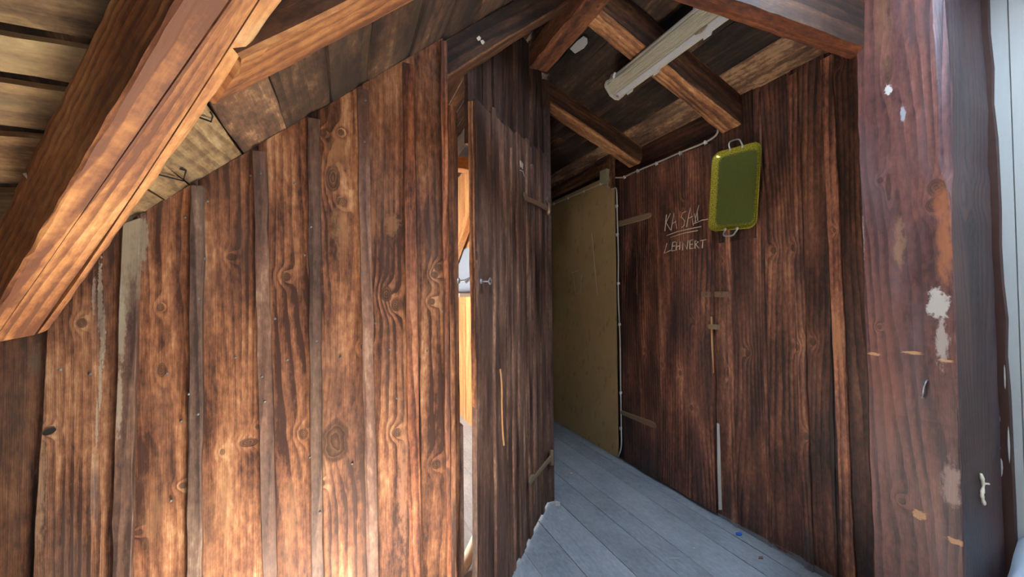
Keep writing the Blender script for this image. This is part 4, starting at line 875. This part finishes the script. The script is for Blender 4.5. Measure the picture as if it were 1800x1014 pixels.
# ================================================================== tray on the wall
TY, TZ = 1.487, 1.879
tray = empty('serving_tray', (1.985, TY, TZ)); tag(tray, 'olive green serving tray with yellow-green rim, hung upright on the brown wall', 'tray')
ta = R(-5.0)
def tr(a, b, c):   # a to the right seen from the room, b up, c out of the wall
    a2 = a * math.cos(ta) - b * math.sin(ta); b2 = a * math.sin(ta) + b * math.cos(ta)
    return (1.982 - c + a2 * 0.06, TY - a2, TZ + b2)
TWd, THt = 0.142, 0.225
def rrect(hw, hh, r, n=10):
    pts = []
    for cx, cy, a0 in ((hw - r, hh - r, 0), (-hw + r, hh - r, 90), (-hw + r, -hh + r, 180), (hw - r, -hh + r, 270)):
        for k in range(n + 1):
            t = R(a0 + 90 * k / n); pts.append((cx + r * math.cos(t), cy + r * math.sin(t)))
    return pts
bm = new_bm()
rings = []
for off, c, wv in ((0.075, 0.004, 0.0), (0.045, 0.004, 0.0), (0.034, 0.004, 0.25), (0.026, 0.0045, 0.45), (0.020, 0.008, 0.7), (0.013, 0.018, 0.85), (0.007, 0.024, 1.0), (0.002, 0.026, 1.0), (0.0, 0.025, 1.0), (0.001, 0.022, 1.0)):
    hw, hh = TWd - off, THt - off
    rings.append(([bm.verts.new(tr(a, b, c)) for a, b in rrect(hw, hh, max(0.012, 0.048 - off * 0.35))], wv, rrect(hw, hh, max(0.012, 0.048 - off * 0.35))))
for (r0, w0, p0), (r1, w1, p1) in zip(rings, rings[1:]):
    n = len(r0)
    for j in range(n):
        k = (j + 1) % n
        f = bm.faces.new([r0[j], r0[k], r1[k], r1[j]]); f.smooth = True
        ul = bm.loops.layers.uv['UVMap']; cl = bm.loops.layers.float_color['tint']
        for lo_, uv, wv in zip(f.loops, (p0[j], p0[k], p1[k], p1[j]), (w0, w0, w1, w1)): lo_[ul].uv = uv; lo_[cl] = (1, 1, 1, wv)
f = bm.faces.new(rings[0][0]); setface(bm, f, rings[0][2], (1, 1, 1, 0.0)); f.smooth = True
n = len(rings[0][0])
back = [bm.verts.new(tr(a, b, 0.0)) for a, b in rrect(TWd - 0.03, THt - 0.03, 0.04)]
for j in range(n):
    k = (j + 1) % n
    f = bm.faces.new([rings[-1][0][j], rings[-1][0][k], back[k], back[j]]); setface(bm, f, [(0, 0)] * 4, (1, 1, 1, 1))
f = bm.faces.new(back[::-1]); setface(bm, f, [(0, 0)] * n, (1, 1, 1, 0))
g = G('olive_enamel')
at = g.node('ShaderNodeAttribute', attribute_name='tint')
uv = g.node('ShaderNodeUVMap').outputs[0]; u, v = g.sep(uv)[0:2]
nz = g.noise(uv, 130, 4, 0.7); nz2 = g.noise(g.comb(g.math('MULTIPLY', u, 500), g.math('MULTIPLY', v, 14)), 1.0, 3.0, 0.6)
fac = g.range(g.math('ADD', at.outputs['Alpha'], g.math('MULTIPLY_ADD', nz, 1.3, -0.65)), 0.24, 0.50)
green = g.mix(nz2, (0.085, 0.108, 0.026), (0.150, 0.175, 0.048))
rimc = g.ramp(g.noise(uv, 240, 3, 0.6), [(0.30, (0.06, 0.07, 0.008)), (0.46, (0.30, 0.27, 0.025)), (0.68, (0.68, 0.60, 0.09))])
g.l.new(g.mix(fac, green, rimc), g.bsdf.inputs['Base Color'])
g.bsdf.inputs['Roughness'].default_value = 0.2; g.bsdf.inputs['Metallic'].default_value = 0.2
tb = link('tray_plate', bm, g.m, tray)
for s in (1, -1):
    hnd = None
    bm = new_bm()
    pth = [tr(-0.035, s * (THt - 0.004), 0.020), tr(-0.034, s * (THt + 0.016), 0.034), tr(-0.022, s * (THt + 0.032), 0.040), tr(0.022, s * (THt + 0.032), 0.040), tr(0.034, s * (THt + 0.016), 0.034), tr(0.035, s * (THt - 0.004), 0.020)]
    add_tube(bm, smooth_path(pth, 5), 0.0042, 8)
    hnd = link('handle', bm, M['chrome'], tray)
    for q in (-1, 1):
        bm = new_bm(); add_disc(bm, tr(q * 0.035, s * (THt - 0.006), 0.0265), (-1, 0, 0), 0.009, 0.004, 12)
        link('mount', bm, M['chrome'], hnd)

# ================================================================== cables and junction box
def cable(name, pts, x, r, clips, label):
    bm = new_bm(); add_tube(bm, smooth_path([(x, y, z) for y, z in pts], 5), r, 8)
    o = link(name, bm, M['cable']); tag(o, label, 'cable')
    for y, z in clips:
        bm = new_bm(); add_box(bm, (x - r - 0.003, y - 0.006, z - r - 0.003), (x + r + 0.004, y + 0.006, z + r + 0.003)); add_tube(bm, [(x - r, y, z - r - 0.003), (x - r, y, z - r - 0.012)], 0.003, 6)
        link('clip', bm, M['reflector'], o)
    return o
cable('power_cable', CABLE_TOP, 1.985, 0.0058, CLIPS_TOP, 'white cable clipped above the plank door, from the junction box up to a rafter')
cable('power_cable', CABLE_DOWN, 1.994, 0.0055, CLIPS_DOWN, 'white cable running down between the fibreboard and the plank door to the floor')
cable('power_cable', CABLE_LEFT, 1.945, 0.0042, CLIPS_LEFT, 'thin pale cable along the plate above the fibreboard, left of the junction box')
jb = empty('junction_box', (1.96, 2.625, 2.275)); tag(jb, 'small square yellowed junction box at the top corner of the fibreboard', 'junction box')
bm = new_bm(); add_box(bm, (1.945, 2.585, 2.225), (2.0, 2.675, 2.325)); link('box_body', bm, M['box'], jb, bevel=0.004)
bm = new_bm(); add_box(bm, (1.938, 2.583, 2.223), (1.945, 2.677, 2.327)); link('lid', bm, M['box'], jb, bevel=0.003)
for y, z in ((2.600, 2.310), (2.660, 2.240)):
    bm = new_bm(); add_disc(bm, (1.9375, y, z), (-1, 0, 0), 0.006, 0.003); link('screw', bm, M['steel'], jb)

# ================================================================== small loose things
bm = new_bm(); p = Vector((1.215, 1.86, zright(1.215) - 0.018))
e1, e2 = Vector((1, 0, -K2)).normalized(), Vector((0, 1, 0)); nr = Vector((-K2, 0, -1)).normalized()
add_patch(bm, [p + e1 * a + e2 * b for a, b in ((-0.022, 0.055), (0.02, 0.06), (0.036, -0.01), (0.032, -0.05), (0.012, -0.075), (-0.012, -0.07), (-0.02, -0.02))], nr, 0.006)
o = link('wood_chip', bm, M['white']); tag(o, 'white flat chip stuck to the roof boards beside the reddish ridge timber', 'chip')
for lab, pts in (('larger pale paper scrap stuck on the dark rafter side', ((0.486, 2.337), (0.497, 2.349), (0.505, 2.342), (0.502, 2.333), (0.493, 2.328))), ('smaller pale paper scrap just below another on the dark rafter side', ((0.503, 2.331), (0.513, 2.336), (0.521, 2.329), (0.514, 2.318), (0.507, 2.320)))):
    bm = new_bm(); add_patch(bm, [(x, 1.4795, z) for x, z in pts], (0, -1, 0), 0.002); o = link('paper_scrap', bm, M['paper']); tag(o, lab, 'paper')
def floor_bit(name, mat, cx, cy, pts, h, label, cat):
    bm = new_bm(); add_patch(bm, [(cx + a, cy + b, 0.0008) for a, b in pts], (0, 0, 1), h); o = link(name, bm, mat); tag(o, label, cat); return o
floor_bit('plastic_scrap', M['blue'], 1.962, 1.50, [(-0.02, 0.0), (-0.008, 0.014), (0.012, 0.012), (0.022, 0.0), (0.008, -0.013), (-0.012, -0.01)], 0.004, 'bright blue plastic scrap on the grey floor by the brown wall', 'scrap')
floor_bit('paper_shred', M['white'], 1.642, 1.508, [(-0.006, 0.0), (0.0, 0.008), (0.007, 0.004), (0.004, -0.007)], 0.003, 'tiny white crumb in the middle of the grey floor', 'scrap')
floor_bit('straw', M['white'], 1.495, 1.492, [(-0.025, 0.012), (0.0, 0.004), (0.025, -0.008), (0.024, -0.012), (0.0, 0.0), (-0.026, 0.007)], 0.003, 'thin white straw lying on the grey floor nearest the camera', 'straw')
floor_bit('plaster_lump', M['white'], 1.215, 2.165, [(-0.018, -0.01), (-0.01, 0.014), (0.01, 0.018), (0.022, 0.0), (0.01, -0.018)], 0.014, 'crumbled pale plaster lump on the floor under the hinge of the corner door', 'plaster')
floor_bit('wood_flake', M['chalk'], 1.52, 2.494, [(-0.012, -0.004), (0.0, 0.012), (0.013, 0.004), (0.004, -0.012)], 0.006, 'small pale flake on the floor of the passage facing the fibreboard', 'flake')
floor_bit('dark_flake', M['iron'], 1.883, 1.325, [(-0.016, 0.0), (0.0, 0.010), (0.018, 0.002), (0.004, -0.010)], 0.003, 'small dark flake on the grey floor near the foot of the brown wall', 'flake')
# bent iron bar of a clamp nailed to the valley timber
bm = new_bm(); add_tube(bm, [(-0.625, 1.165, zleft(1.165) - 0.022), (-0.617, 1.165, zleft(1.165) - 0.034), (-0.545, 1.13, zleft(1.165) - 0.030)], 0.0035, 6)
o = link('iron_staple', bm, M['chalk']); tag(o, 'thin pale iron spike under the roof boards left of the valley timber', 'spike')

# bent nails in the roof boards above the wall
for s in BENT:
    bm = new_bm(); add_tube(bm, s, 0.0022, 6); link('bent_nail', bm, M['black'], roofM)
# ================================================================== room behind the corner door
bm = new_bm(); add_box(bm, (1.150, 3.62, 1.336), (1.166, 4.5, 1.80)); o = link('pale_board', bm, M['paleboard']); tag(o, 'pale bluish board standing on the narrow shelf behind the door gap', 'board')
bm = new_bm(); add_box(bm, (0.98, 3.55, 1.30), (1.168, 4.58, 1.335)); o = link('wall_shelf', bm, M['whitewall']); tag(o, 'narrow pale shelf on the orange boards in the room behind the door gap', 'shelf')
bm = new_bm(); add_beam(bm, (1.10, 3.3, 2.20), (1.10, 4.5, 1.45), (1, 0, 0), (0, -0.53, -0.85), rect_prof(0.07, 0.09), tint(0.9, 0.5), n=10)
o = link('brace', bm, M['orange']); tag(o, 'slanting orange brace seen through the gap above the shelf', 'brace')
bm = new_bm(); add_beam(bm, (0.55, 3.0, 2.30), (1.165, 3.0, 2.30), (0, 1, 0), (0, 0, -1), rect_prof(0.09, 0.10), tint(0.8, 0.5), n=8)
o = link('tie_beam', bm, M['orange']); tag(o, 'bright orange cross timber high in the gap of the corner door', 'beam')
bm = new_bm(); add_tube(bm, smooth_path([(0.36, 1.68, 0.03), (0.50, 1.80, 0.033), (0.58, 1.90, 0.045), (0.66, 2.02, 0.05)]), 0.028, 10)
o = link('driftwood_stick', bm, M['chalk']); tag(o, 'smooth pale bent stick on the floor in the gap of the corner door', 'stick')
